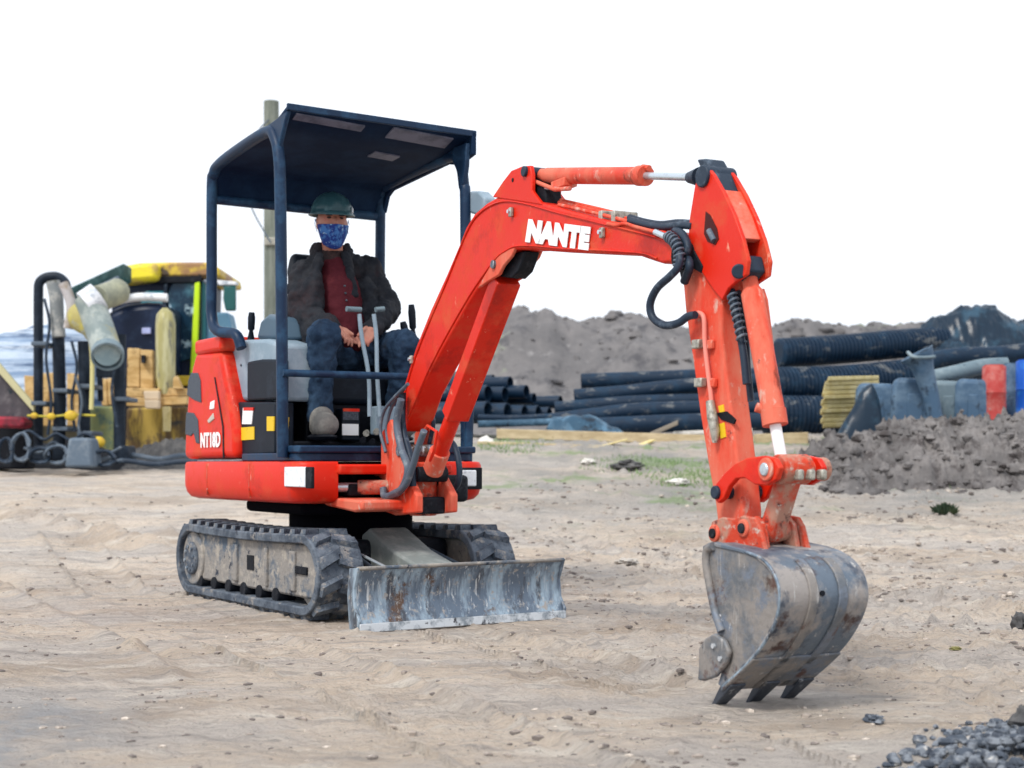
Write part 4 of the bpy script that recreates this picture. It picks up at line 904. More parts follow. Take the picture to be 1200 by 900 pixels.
# teeth
lipx, lipz = ou[-1]; tpx, tpz = B.sy(836, 831, -VB+.02)
for k in range(3):
    v = -VB+.026+k*(VB*2-.052)/2
    d = Vector((tpx-lipx, tpz-lipz)); d.normalize(); n2 = Vector((-d.y, d.x)); ln = Vector((tpx-lipx, tpz-lipz)).length+.004
    a0 = Vector((lipx, lipz))-d*.045; e0 = Vector((lipx, lipz))+d*(ln-.006)
    m = MB(); w0, w1 = .027, .018; h0, h1 = .021, .006
    m.hexa([B.p(*(lambda t: (t.x, v-w0, t.y))(a0-n2*h0)), B.p(*(lambda t: (t.x, v+w0, t.y))(a0-n2*h0)), B.p(*(lambda t: (t.x, v+w0, t.y))(a0+n2*h0)), B.p(*(lambda t: (t.x, v-w0, t.y))(a0+n2*h0))],
           [B.p(*(lambda t: (t.x, v-w1, t.y))(e0-n2*h1)), B.p(*(lambda t: (t.x, v+w1, t.y))(e0-n2*h1)), B.p(*(lambda t: (t.x, v+w1, t.y))(e0+n2*h1)), B.p(*(lambda t: (t.x, v-w1, t.y))(e0+n2*h1))])
    m.build('bucket_tooth', TOOTH, bucket, bevel=.004)
# ears with pins
ear = [(833, 634), (831, 622), (834, 611), (846, 606), (860, 608), (870, 604), (884, 607), (890, 618), (894, 636), (899, 654), (880, 650), (858, 642)]
for v0, v1 in ((-.082, -.066), (.066, .082)):
    MB().prism(B, [B.sy(*q, -.082) for q in ear], v0, v1).build('bucket_ear', REDD, bucket, bevel=.004)
for px, py in ((838, 625), (872, 619)):
    x, z = B.sy(px, py, -.082); MB().cyl(B.p(x, -.090, z), B.p(x, .090, z), .026, 22).build('ear_boss', REDW, bucket, bevel=.004)
    MB().cyl(B.p(x, -.097, z), B.p(x, .097, z), .015, 16).build('ear_pin', BLACK, bucket, bevel=.003)
MB().prism(B, [(xl-.05, zl-.09), (xl-.035, zl+.02), (xl, zl+.045), (xl+.035, zl+.02), (xl+.07, zl-.10)], .045, .062).build('bucket_ear', REDD, bucket, bevel=.004)
MB().prism(B, [(xl-.05, zl-.09), (xl-.035, zl+.02), (xl, zl+.045), (xl+.035, zl+.02), (xl+.07, zl-.10)], -.062, -.045).build('bucket_ear', REDD, bucket, bevel=.004)
MB().cyl(B.p(xl, -.066, zl), B.p(xl, .066, zl), .030, 20).build('bucket_link_pin', REDD, bucket, bevel=.004)

# ================================================================== OPERATOR
pe = empty('person', M.p(-.25, 0, 1.13), HEAD)
tag(pe, 'man in dark jacket, jeans, green hard hat and blue mask seated at the controls', 'person')
def rem(ob, vox, sm_=4):
    r = ob.modifiers.new('remesh', 'REMESH'); r.mode = 'VOXEL'; r.voxel_size = vox; r.use_smooth_shade = True
    if sm_: s = ob.modifiers.new('smooth', 'SMOOTH'); s.iterations = sm_; s.factor = .5
    return ob
def wr(ob, strength, size, depth='CLOUDS'):
    tx = bpy.data.textures.new('folds', 'CLOUDS'); tx.noise_scale = size; tx.noise_depth = 2
    d = ob.modifiers.new('folds', 'DISPLACE'); d.texture = tx; d.strength = strength; d.mid_level = .5; d.texture_coords = 'LOCAL'; return ob
P = lambda px, py, x: M.wx(px, py, x)
HC_ = P(389, 261, -.20); HR = .078
fz = Matrix.Rotation(HEAD-R(14), 3, 'Z')           # face turned a little towards the camera
hF = lambda a, b2, c: HC_+fz @ Vector((a, b2, c))
neck = P(389, 302, -.25); chest = P(392, 335, -.24); belly = P(398, 385, -.24); pel = P(402, 418, -.27)
shR, shL = P(359, 321, -.26), P(431, 318, -.24)
elR, elL = P(350, 370, -.22), P(454, 362, -.16)
wrR, wrL = P(390, 382, .02), P(438, 384, .02)
hiR, hiL = P(383, 420, -.28), P(425, 420, -.27)
knR, knL = P(379, 394, .12), P(474, 404, .12)
anR, anL = P(375, 487, .08), P(464, 490, .04)
bd = MB()
bd.ball(HC_, 1, (.088, .073, .112), fz, 24, 18)
bd.ball(hF(.028, 0, -.080), 1, (.052, .054, .048), fz)             # jaw
bd.ball(hF(.084, 0, -.012), 1, (.018, .013, .026), fz)             # nose
bd.ball(hF(.066, 0, .030), 1, (.020, .048, .010), fz)              # brow
for s in (-1, 1):
    bd.ball(hF(-.004, s*.070, -.008), 1, (.018, .010, .030), fz)   # ears
    bd.ball(hF(.062, s*.034, -.018), 1, (.016, .018, .016), fz)    # cheeks
bd.cone(HC_+Vector((0, 0, -.06)), .052, neck, .058)
bd.cone(neck, .05, chest, .085); bd.cone(chest, .085, belly, .085); bd.cone(belly, .085, pel, .10)
for a, b2, c, d in ((shR, elR, wrR, -1), (shL, elL, wrL, 1)):
    bd.cone(neck, .025, a+(neck-a)*.1+Vector((0, 0, -.02)), .022); bd.cone(a+Vector((0, 0, -.02)), .024, b2, .03); bd.cone(b2, .034, c, .026)
for a, b2, c in ((hiR, knR, anR), (hiL, knL, anL)):
    bd.cone(pel, .10, a, .08); bd.cone(a, .08, b2, .055); bd.cone(b2, .052, c, .035); bd.cone(c, .034, c+M.p(.09, -.02, 0)-M.p(0, 0, 0)+Vector((0, 0, -.055)), .026)
def hand(wrist, palm_c, tips, thumb):
    bd.cone(wrist, .025, wrist.lerp(palm_c, .5), .025)
    ax = (palm_c-wrist).normalized(); side = None
    n = len(tips); kn = []
    sp = (tips[-1]-tips[0]); sp = (sp-ax*sp.dot(ax)).normalized()
    for i in range(n): kn.append(palm_c+ax*.030+sp*(i-(n-1)/2)*.0185)
    for i in range(n):
        bd.cone(wrist.lerp(palm_c, .35)+sp*(i-1.5)*.010, .015, kn[i], .012, 10)
        mid = kn[i].lerp(tips[i], .48)+(ax*.012+Vector((0, 0, .006)))
        bd.cone(kn[i], .0105, mid, .0095, 8); bd.cone(mid, .0095, tips[i], .0075, 8)
    tb = wrist.lerp(palm_c, .45)-sp*.025; tm = tb.lerp(thumb, .5)+Vector((0, 0, .006))
    bd.cone(tb, .014, tm, .0115, 8); bd.cone(tm, .011, thumb, .009, 8)
# hands meeting in the lap, fingers curling over one another
hand(wrR, P(401, 390, .06), [P(404, 401, .11), P(408, 404, .105), P(412, 405, .095), P(414, 401, .085)][::-1], P(413, 392, .10))
hand(wrL, P(431, 392, .06), [P(431, 405, .10), P(426, 407, .105), P(421, 406, .10), P(417, 402, .09)][::-1], P(420, 393, .105))
body = rem(bd.build('body', SKIN, pe, smooth=180), .0042, 2)
# clothes
def capset(pairs):
    m = MB()
    for a, ra, b2, rb in pairs: m.cone(a, ra, b2, rb, 18)
    return m
jk = capset([(shR, .078, elR, .072), (elR, .072, wrR, .048), (shL, .076, elL, .069), (elL, .069, wrL, .048),
             (P(374, 326, -.28), .085, P(372, 400, -.30), .10), (P(412, 323, -.28), .085, P(420, 400, -.30), .10),
             (P(388, 318, -.31), .085, P(395, 400, -.35), .12), (P(374, 304, -.26), .046, shR, .062), (P(404, 303, -.26), .046, shL, .060),
             (P(366, 338, -.16), .056, P(364, 400, -.13), .064), (P(427, 336, -.16), .052, P(436, 398, -.12), .062)])
for a in range(10):                                                  # standing collar open at the throat
    an = R(62+a*26.2)
    jk.ball(P(389, 300, -.26)+fz @ Vector((math.cos(an)*.070, math.sin(an)*.080, .016)), 1, (.024, .030, .052), fz, 10, 8)
jk.cone(P(374, 300, -.18), .026, P(368, 345, -.12), .028); jk.cone(P(406, 300, -.17), .026, P(414, 345, -.11), .028)   # lapels
jacket = wr(rem(jk.build('jacket', JACK, pe, smooth=180), .008, 3), .042, .06)
st_ = capset([(P(389, 303, -.25), .064, P(391, 318, -.24), .075), (P(391, 315, -.24), .085, P(396, 345, -.205), .118), (P(396, 345, -.205), .118, P(402, 392, -.19), .125), (P(402, 392, -.19), .118, P(403, 398, -.18), .10)])
shirt = wr(rem(st_.build('shirt', SHIRT, pe, smooth=180), .010, 3), .015, .05)
for k in range(4):
    p = P(404+k*1.0, 335+k*8.5, -.082); MB().ball(p, .006).build('shirt_button', VENT, shirt)
tr_ = capset([(hiR, .10, knR, .080), (knR, .080, knR.lerp(anR, .45), .060), (knR.lerp(anR, .45), .060, anR, .058), (hiL, .10, knL, .080), (knL, .080, knL.lerp(anL, .45), .060), (knL.lerp(anL, .45), .060, anL, .058), (pel, .12, hiR, .11), (pel, .12, hiL, .11), (P(403, 420, -.14), .075, pel, .11)])
wr(rem(tr_.build('trousers', JEAN, pe, smooth=180), .008, 3), .034, .055)
for an_, off in ((anR, 0), (anL, 0)):
    m = MB(); f0 = an_+Vector((0, 0, -.055)); fwd = (M.p(1, -.25, 0)-M.p(0, 0, 0)).normalized()
    m.cone(an_+Vector((0, 0, .01)), .052, f0, .052); m.cone(f0-fwd*.04, .045, f0+fwd*.10, .048); m.ball(f0+fwd*.12+Vector((0, 0, .008)), .060, (1.1, 1, 1)); m.ball(f0+fwd*.05+Vector((0, 0, .03)), .062, (1, 1, 1.1))
    bt = rem(m.build('work_boot', BOOT, pe, smooth=180), .008, 2)
    s2 = MB(); rt = Matrix.Rotation(math.atan2(fwd.y, fwd.x), 3, 'Z'); s2.ball(f0+fwd*.05+Vector((0, 0, -.048)), 1, (.155, .066, .018), rt); s2.build('boot_sole', BLACK, bt)
# hard hat: dome, brim and ridge
tilt = fz @ Matrix.Rotation(R(4), 3, 'Y')
hh = MB(); nR, nS = 12, 40; hc = hF(-.006, 0, .050)
for i in range(nR+1):
    th = (math.pi/2)*i/nR
    for k in range(nS):
        ph = 2*math.pi*k/nS; rr = math.sin(th); z = math.cos(th)
        ridge = .006*math.exp(-(math.sin(ph)/.18)**2)*(1 if rr < .95 else 0)*(1-z*.0)
        hh.v.append(hc+tilt @ Vector(((.128+ridge)*rr*math.cos(ph), .104*rr*math.sin(ph), .104*z+ridge*.8)))
for i in range(nR):
    for k in range(nS): a = i*nS+k; b2 = i*nS+(k+1) % nS; hh.f.append((a, a+nS, b2+nS, b2))
n0 = nR*nS
for k in range(nS):
    ph = 2*math.pi*k/nS; c_ = max(0, math.cos(ph)); hh.v.append(hc+tilt @ Vector(((.142+.035*c_)*math.cos(ph), .116*math.sin(ph), -.012-.010*c_)))
for k in range(nS): hh.f.append((n0+k, n0+nS+k, n0+nS+(k+1) % nS, n0+(k+1) % nS))
hat = hh.build('hard_hat', HAT, pe, smooth=50); so = hat.modifiers.new('thick', 'SOLIDIFY'); so.thickness = .004; so.offset = -1
MB().ball(hF(.062, .088, .052), 1, (.018, .006, .022), fz).build('hat_clip', LENS, hat)
# mask: cloth over nose and chin with ear loops
mk = MB(); nu, nv_ = 18, 14
for j in range(nv_+1):
    for i in range(nu+1):
        a = R(-76+152*i/nu); t = j/nv_; z = -.020-(.098+.020*math.cos(a)**2)*t
        bulge = .020*math.exp(-(math.sin(a)/.35)**2)*(1-t*.6)
        tap = 1-.34*t*t; r_ = (.086+bulge-.010*t)*tap+.004
        mk.v.append(hF(r_*math.cos(a)*1.02+.004, r_*.92*math.sin(a), z-.004*math.cos(a*2)))
for j in range(nv_):
    for i in range(nu): a = j*(nu+1)+i; mk.f.append((a, a+1, a+nu+2, a+nu+1))
mo = mk.build('face_mask', MASK, pe, smooth=180); so = mo.modifiers.new('thick', 'SOLIDIFY'); so.thickness = .003
for s in (-1, 1):
    MB().tube([hF(.022, s*.083, -.01), hF(-.006, s*.084, .018), hF(-.016, s*.083, -.012), hF(.018, s*.078, -.055)], .0015, 6).build('ear_loop', MASK, mo)
    MB().ball(hF(.078, s*.030, .012), 1, (.007, .013, .006), fz).build('eye', EYEM, pe)
    MB().ball(hF(.081, s*.031, .024), 1, (.006, .018, .0035), fz).build('eyebrow', EYEM, pe)
nw = MB(); nw.cone(P(389, 298, -.235), .060, P(389, 308, -.245), .074); rem(nw.build('neck_shade', mat('neck_shade_brown', (.030, .020, .022), [((.07, .04, .04), 14, .55, .1)], .9, bump=.5), pe, smooth=180), .006, 2)  # dark wrap added to stand in for the shade on the neck
hr = MB(); hr.ball(hF(-.022, 0, .012), 1, (.078, .076, .072), fz, 20, 14); hr.build('hair', mat('grey_brown_hair', (.10, .08, .07), rough=.8, bump=.5, bscale=120), pe)

# ================================================================== BACKGROUND, RIGHT
def curved(pts, Y, r, n=8, seg=18): return MB().tube(spline([W(px, py, Y if not isinstance(Y, (list, tuple)) else Y[i]) for i, (px, py) in enumerate(pts)], n), r, seg)
def ribbed(name, pts, Ys, r, label, pitch=.056):
    c = spline([W(px, py, Y) for (px, py), Y in zip(pts, Ys)], 60); L_ = [0]
    for i in range(1, len(c)): L_.append(L_[-1]+(c[i]-c[i-1]).length)
    P_ = []; rs = []; d = 0; i = 0; tot = L_[-1]; prof = [(0, 1.0), (.50, 1.0), (.60, .94), (.92, .94)]
    k = 0
    while True:
        done = False
        for f, s in prof:
            dd = (k+f)*pitch
            if dd > tot: done = True; break
            while i < len(c)-2 and L_[i+1] < dd: i += 1
            t = (dd-L_[i])/max(1e-6, L_[i+1]-L_[i]); P_.append(c[i].lerp(c[i+1], min(1, t))); rs.append(r*s)
        if done: break
        k += 1
    o = MB().tube([P_[0]*2-P_[1]]+P_, [rs[0]*.8]+rs, 20).build(name, PIPE, smooth=30); return tag(o, label, 'pipe', 'ribbed drainage pipes behind the timber stack')
ribbed('corrugated_pipe', [(913, 414), (990, 409), (1085, 401), (1180, 400)], [18.6, 18.9, 19.3, 19.6], .195, 'uppermost thick ribbed black pipe, running under the plastic sheeting')
ribbed('corrugated_pipe', [(908, 452), (990, 449), (1070, 441), (1150, 432), (1260, 425)], [18.2, 18.5, 18.8, 19.1, 19.5], .235, 'middle ribbed black pipe passing behind the yellow timber stack')
ribbed('corrugated_pipe', [(898, 487), (960, 487), (1040, 486), (1150, 484)], [17.8, 17.9, 18.0, 18.1], .25, 'lowest ribbed black pipe lying on the ground left of the timber')
def pipe(name, pts, Ys, r, label, group=None, m=PIPE, hollow=.86):
    o = MB().tube(spline([W(px, py, Y) for (px, py), Y in zip(pts, Ys)], 8), r, 18, hollow=hollow).build(name, m, smooth=50); return tag(o, label, 'pipe', group)
GR = 'long black plastic pipes stacked in front of the bank'
pipe('plastic_pipe', [(681, 447), (740, 445), (815, 442), (905, 440)], [17.6]*4, .098, 'topmost long black pipe of the stack left of the digger arm', GR)
pipe('plastic_pipe', [(673, 465), (735, 460), (790, 454), (905, 446)], [17.3]*4, .094, 'second long black pipe from the top, tilting up to the right', GR)
pipe('plastic_pipe', [(700, 471), (760, 466), (815, 462), (905, 458)], [17.7]*4, .09, 'long black pipe tucked behind the second one from the top', GR)
pipe('plastic_pipe', [(650, 479), (700, 475), (760, 471), (905, 468)], [17.1]*4, .085, 'thin long black pipe in the middle of the stack, starting by the pipe ends', GR)
pipe('plastic_pipe', [(646, 494), (700, 487), (760, 481), (905, 478)], [16.8]*4, .098, 'long black pipe rising from the blue sheet to the right', GR)
pipe('plastic_pipe', [(660, 502), (740, 498), (815, 495), (905, 494)], [16.6]*4, .105, 'lowest long black pipe, lying behind the wooden beam', GR)
for i, (px, py, r, Y, lb) in enumerate([(598, 449, 8, 17.2, 'black pipe end at the very top of the short pipe stack'), (592, 462, 9, 17.0, 'black pipe end under the topmost one of the short stack'), (572, 461, 10, 16.9, 'black pipe end next to the red boom in the upper row'),
        (617, 459, 8, 17.1, 'pale topped pipe end at the right of the upper row'), (626, 467, 6.5, 17.2, 'small pipe end just below and right of the pale topped one'), (572, 482, 12, 16.6, 'large pipe end next to the red boom in the lower row'),
        (595, 484, 12, 16.7, 'large pipe end second in the lower row'), (615, 485, 10.5, 16.8, 'pipe end third in the lower row of the short stack'), (631, 484, 9, 16.9, 'pipe end fourth in the lower row of the short stack'),
        (644, 485, 8, 17.0, 'pipe end fifth in the lower row of the short stack'), (657, 471, 7.5, 17.4, 'grey ringed pipe end standing furthest right of the short stack'), (578, 446, 7, 17.6, 'pipe end at the top partly behind the red boom')]):
    R_ = r*Y/FPX; a = W(px, py, Y); b_ = a+Vector((-2.4, 1.3, 0)) if py < 470 else a+Vector((-2.6, 1.2, 0))
    o = MB().tube([a, a.lerp(b_, .3), a.lerp(b_, .6), b_], R_, 20, hollow=.84).build('pipe_offcut', PIPE, smooth=50)
    tag(o, lb, 'pipe', 'short black pipes stacked behind the boom')
pipe('thin_pipe', [(560, 497), (600, 496), (655, 494)], [16.0]*3, .04, 'thin grey blue pipe on the ground below the short pipe stack', None, TARPB, 0)
pipe('thin_pipe', [(560, 489), (600, 490), (650, 488)], [16.3]*3, .035, 'thin black pipe lying just above the grey blue one', None, PIPE, 0)
def sheet(name, pts, Y, dz, m, label, cat, nx=40, ny=14, dep=.5):
    """lumpy sheet draped on the ground: pts = top outline (px,py) left to right, base row dz below"""
    o = MB(); x0, x1 = pts[0][0], pts[-1][0]
    for j in range(ny+1):
        for i in range(nx+1):
            px = x0+(x1-x0)*i/nx; top = lerpl(pts, px); t = j/ny; yy = Y-dep/2+dep*t; q = W(px, top, Y); base = gz0(q.x, yy)-.03
            s = math.sin(math.pi*min(1, t*1.02)); z = base+max(.0, q.z-base)*s**.6; z += .03*fbm(q.x*6, yy*6, 2, 3)*s
            o.v.append(Vector((q.x, yy, z)))
    for j in range(ny):
        for i in range(nx): a = j*(nx+1)+i; o.f.append((a, a+1, a+nx+2, a+nx+1))
    return tag(o.build(name, m, smooth=60), label, cat)
sheet('plastic_sheet', [(640, 503), (648, 490), (665, 486), (690, 487), (705, 494), (725, 502), (730, 506)], 15.9, 0, TARPB, 'crumpled blue plastic sheet lying on the ground beside the pipe stack', 'plastic sheet')
def beam(name, a, b_, Y0, Y1, w_, h, m, label, cat, group=None):
    p, q = W(*a, Y0), W(*b_, Y1); d = (q-p).normalized(); s = d.cross(Vector((0, 0, 1))).normalized()*w_/2; u = Vector((0, 0, h))
    o = MB().hexa([p-s, p+s, q+s, q-s], [p-s+u, p+s+u, q+s+u, q-s+u]).build(name, m, bevel=.006, origin=p); return tag(o, label, cat, group)
beam('wooden_beam', (582, 514), (900, 523), 15.6, 15.6, .16, .105, WOOD, 'long pale wooden beam on the ground in front of the black pipes', 'wooden beam')
beam('plank', (560, 521), (740, 527), 15.2, 15.1, .15, .035, WOOD, 'flat plank lying in front of the long beam, nearest the digger body', 'plank', 'loose planks near the beam')
beam('plank', (668, 527), (860, 531), 15.0, 14.9, .14, .035, WOOD, 'flat pale plank in front of the long beam, nearest the digger arm', 'plank', 'loose planks near the beam')
beam('plank', (705, 524), (735, 516), 15.1, 15.1, .08, .02, WOODY, 'short slanting stick resting between beam and planks', 'plank', 'loose planks near the beam')
beam('plank', (740, 527), (765, 517), 15.1, 15.4, .08, .02, WOODY, 'short splintered board leaning on the planks left of the arm', 'plank', 'loose planks near the beam')
beam('plank', (762, 512), (794, 498), 15.9, 15.9, .10, .05, mat('grey_old_board', (.25, .22, .18), rough=.8), 'grey short board leaning up against the lowest pipe', 'plank', 'loose planks near the beam')
beam('plank', (790, 510), (880, 506), 16.1, 16.1, .2, .04, CREAM, 'pale board lying behind the beam beside the digger arm', 'plank', 'loose planks near the beam')
beam('plank', (885, 522), (945, 520), 15.3, 15.3, .2, .12, WOOD, 'thick board end seen between the digger arm and soil heap', 'plank', 'loose planks near the beam')
sheet('paper_scrap', [(556, 525), (562, 514), (570, 509), (578, 514), (584, 524)], 15.3, 0, CREAM, 'crumpled white paper sack on the ground right of the canopy post', 'paper sack', 24, 10, .3)
# yellow timber stack, boards one by one
ts = empty('timber_stack', W(985, 505, 14.9)); tag(ts, 'stack of yellow sawn boards with ragged left ends beside the grey barriers', 'timber stack')
for k in range(11):
    px0 = 961+[4, 1, 3, 0, 2, 0, 3, 1, 2, 3, 6][k]; py = 500-k*5.4; p = W(px0+k*.35, py, 14.8+random.uniform(-.05, .05)); q = W(1030, py-1.5, 15.6)
    d = (q-p).normalized(); s = Vector((.12, .6, 0))
    MB().hexa([p, q, q+s, p+s], [v+Vector((0, 0, .042)) for v in (p, q, q+s, p+s)]).build('board', WOODY, ts, bevel=.004)
# barriers and drums
def barrier(px0, px1, ytop, ybot, Y, label, m=BARR, lean=0, group='grey plastic barriers behind the soil heap'):
    """moulded barrier: humped profile with a flared foot"""
    w0 = (px1-px0)*Y/FPX; c = W((px0+px1)/2, ybot, Y); H = (ybot-ytop)*Y/FPX; e = empty('road_barrier', c, R(-12)); tag(e, label, 'barrier', group)
    fr = Frame(c.x, c.y, R(-12)); z0 = c.z
    prof = [(-w0/2*1.04, 0), (-w0/2, H*.5), (-w0/2*.94, H*.88), (-w0*.40, H), (w0*.38+lean, H*.98), (w0/2*.92, H*.86), (w0/2*.98, H*.45), (w0/2*1.02, 0)]
    bpy.context.view_layer.update()
    MB().prism(fr, [(x, z0+z) for x, z in prof], -.14, .14).build('body', m, e, bevel=.05, segs=3)
    MB().box(fr, -w0*.52, w0*.52, -.22, .22, z0-.02, z0+.08).build('foot', m, e, bevel=.02)
    MB().prism(fr, [(-w0*.18, z0+H*.3), (w0*.18, z0+H*.3), (w0*.14, z0+H*.75), (-w0*.14, z0+H*.75)], -.150, -.13).build('recessed_panel', m, e, bevel=.02)
barrier(1002, 1052, 449, 520, 14.9, 'leftmost grey blue barrier, right next to the yellow boards')
barrier(1044, 1098, 443, 520, 14.7, 'wide rounded grey blue barrier left of the flared chute')
barrier(1088, 1132, 446, 520, 15.0, 'greenish grey barrier just right of the flared chute', BARP)
barrier(1118, 1160, 444, 520, 14.9, 'grey barrier standing next to the red drum')
sheet('plastic_sheet', [(972, 520), (985, 500), (1000, 478), (1010, 455), (1022, 447), (1030, 470), (1036, 520)], 14.5, 0, TARP, 'dark plastic sheet hanging over the right side of the yellow boards', 'plastic sheet', 30, 12, .3)
ch = empty('flared_chute', W(1095, 505, 14.4)); tag(ch, 'blue grey plastic chute with flared open top leaning between the barriers', 'chute')
MB().tube(spline([W(1100, 510, 14.4), W(1092, 470, 14.4), W(1084, 440, 14.4), W(1078, 422, 14.4), W(1074, 414, 14.4)], 5), [.075, .075, .075, .075, .078, .08, .083, .085, .09, .095, .10, .105, .11, .12, .13, .14, .15, .16, .165, .17, .175], 18, hollow=.88).build('tube', BARR, ch, smooth=60)
MB().tube(spline([W(1064, 413, 14.35), W(1070, 418, 14.2), W(1082, 419, 14.2), W(1095, 418, 14.3)], 5), .018, 8).build('rim', BARP, ch, smooth=60)
pipe('pale_pipe', [(1092, 443), (1120, 437), (1150, 430), (1180, 428)], [15.3]*4, .085, 'pale grey pipe lying on top of the barriers up to the red drum', None, BARP, .85)
def drum(name, px, top, bot, rpx, Y, m, label):
    c = W(px, bot, Y); r = rpx*Y/FPX; H = (bot-top)*Y/FPX; zs = [0, .01, .30, .315, .33, .64, .655, .67, .985, 1.0]; rs = [.94, 1, 1, 1.05, 1, 1, 1.05, 1, 1, .93]
    e = empty(name, c); tag(e, label, 'drum'); bpy.context.view_layer.update()
    MB().tube([c+Vector((0, 0, H*z)) for z in zs], [r*k for k in rs], 28).build('barrel', m, e, smooth=50)
    MB().tube([c+Vector((0, 0, H-.003)), c+Vector((0, 0, H+.012))], r*.8, 24).build('lid', m, e)
drum('plastic_drum', 1165, 429, 520, 13.5, 14.8, DRED, 'faded red plastic drum standing among the barriers')
drum('plastic_drum', 1205, 423, 520, 14, 14.9, DBLU, 'bright blue plastic drum at the right edge')
drum('plastic_drum', 1184, 427, 520, 8, 15.2, BARR, 'narrow grey blue drum between the red and blue drums')
pipe('plastic_pipe', [(1085, 424), (1120, 418), (1170, 416), (1230, 410)], [17.6]*4, .11, 'smooth dark pipe above the barriers at the right', None)
lump('stone', 1178, 414, 18, 9, CREAM, 'x', 'x', 21)
bpy.data.objects.remove(bpy.data.objects['stone.005'] if 'stone.005' in bpy.data.objects else None) if False else None

# ================================================================== BACKGROUND, LEFT
# utility pole with guy wire
up = empty('utility_pole', W(319, 540, 22)); tag(up, 'grey weathered wooden pole rising behind the canopy', 'utility pole'); bpy.context.view_layer.update()
MB().tube([W(319, 548, 22), W(318.5, 330, 22), W(318, 119, 22)], [.125, .12, .115], 20).build('pole', POLEM, up, smooth=60)
MB().box(Frame(W(319, 0, 22).x, 22, 0), -.10, .13, -.16, -.10, W(0, 289, 22).z, W(0, 280, 22).z).build('bracket', BRASS, up, bevel=.01)
MB().tube(spline([W(317, 284, 21.8), W(296, 246, 21.9), W(288, 215, 21.95), W(300, 160, 21.9), W(315, 140, 21.85)], 8), .012, 6).build('slack_cable', HOSEG, up)
# loader
lo_ = empty('backhoe_loader', W(190, 540, 19.5)); tag(lo_, 'yellow roofed loader with dark cab and lime stripe parked behind the pipe rack', 'loader'); bpy.context.view_layer.update()
YL = 19.5
def slab(pts, Y, d, name, m, parent, bevel=.02):
    ps = [W(px, py, Y) for px, py in pts]; n = len(ps)
    a = sum(ps[i].x*ps[(i+1) % n].z-ps[(i+1) % n].x*ps[i].z for i in range(n))
    if a < 0: ps = ps[::-1]
    o = MB(); o.v = ps+[q+Vector((0, d, 0)) for q in ps]; o.f = [tuple(range(n)), tuple(range(2*n-1, n-1, -1))]+[(i, i+n, (i+1) % n+n, (i+1) % n) for i in range(n)]
    return o.build(name, m, parent, bevel=bevel)
slab([(150, 318), (160, 308), (200, 307), (240, 307), (256, 313), (258, 324), (150, 324)], YL-.1, 1.6, 'roof', mat('roof_brown_yellow', (.30, .17, .08), [((.62, .45, .06), 1.5, .49, .05), ((.08, .06, .05), 4, .60, .05)], .5), lo_, .05)
slab([(132, 320), (140, 312), (160, 308), (184, 307), (184, 328), (160, 330), (140, 332)], YL-.3, .5, 'work_light_bar', mat('bright_yellow', (.80, .68, .04), [((.55, .40, .10), 2.5, .56, .08)], .5), lo_, .06)
cab = slab([(130, 332), (150, 323), (236, 323), (232, 460), (228, 540), (130, 540)], YL, 1.4, 'cab', LOADD, lo_, .04)
slab([(196, 345), (203, 330), (214, 322), (232, 322), (230, 385), (224, 420), (206, 425)], YL-.06, .05, 'windscreen', GLASSD, cab, .01)
slab([(165, 356), (167, 344), (172, 341), (192, 341), (190, 358)], YL-.08, .06, 'side_window', mat('cab_window_teal', (.05, .35, .45), [((.5, .75, .8), 2, .55, .06)], .2), cab, .01)
slab([(228, 332), (233.5, 330), (232, 380), (228, 470), (221, 470)], YL-.14, .08, 'lime_pillar', LIME, lo_, .01)
slab([(236, 330), (241, 328), (241, 470), (236, 470)], YL-.05, .1, 'door_pillar', mat('teal_pillar', (.02, .12, .15), rough=.3), lo_, .01)
slab([(241, 345), (247, 345), (247, 470), (241, 470)], YL+.1, .1, 'door_pillar', mat('pale_teal_pillar', (.25, .50, .55), rough=.3), lo_, .01)
slab([(160, 324), (236, 323), (236, 331), (160, 332)], YL-.12, .06, 'cab_visor', BLACK, cab, .01)
slab([(192, 332), (196, 332), (190, 420), (186, 420)], YL-.1, .08, 'cab_pillar', HOSE, cab, .01)
slab([(150, 440), (224, 440), (224, 452), (150, 452)], YL-.15, .12, 'yellow_bumper', LOADY, lo_, .02)
mi = MB().tube([W(240, 330, YL-.2), W(262, 333, YL-.3), W(266, 340, YL-.3)], .03, 8).build('mirror_arm', HOSEG, lo_)
slab([(262, 334), (276, 334), (276, 364), (264, 364), (261, 350)], YL-.36, .08, 'mirror', mat('mirror_shell', (.02, .10, .10), [((.2, .45, .1), 3, .6, .06)], .3), lo_, .02)
slab([(254, 328), (278, 330), (278, 334), (256, 334)], YL-.37, .1, 'mirror_hood', LOADW, lo_, .01)
slab([(240, 366), (268, 366), (275, 400), (275, 470), (240, 470)], YL, .4, 'step_panel', mat('loader_blue_panel', (.10, .22, .33), [((.4, .5, .55), 3, .58, .06)], .5), lo_, .03)
MB().tube(spline([W(118, 372, YL-1.0), W(126, 358, YL-1.0), (W(145, 351, YL-1.0)), W(168, 348, YL-1.0), W(196, 349, YL-1.0)], 6), .055, 12).build('fender_trim', LOADW, lo_, smooth=60)
slab([(116, 380), (126, 364), (146, 356), (170, 353), (194, 354), (192, 440), (120, 440)], YL-1.0, 1.0, 'engine_hood', LOADD, lo_, .12)
slab([(166, 384), (176, 384), (176, 391), (166, 391)], YL-1.06, .05, 'badge', mat('badge_lilac', (.45, .5, .8), rough=.4), lo_, .005)
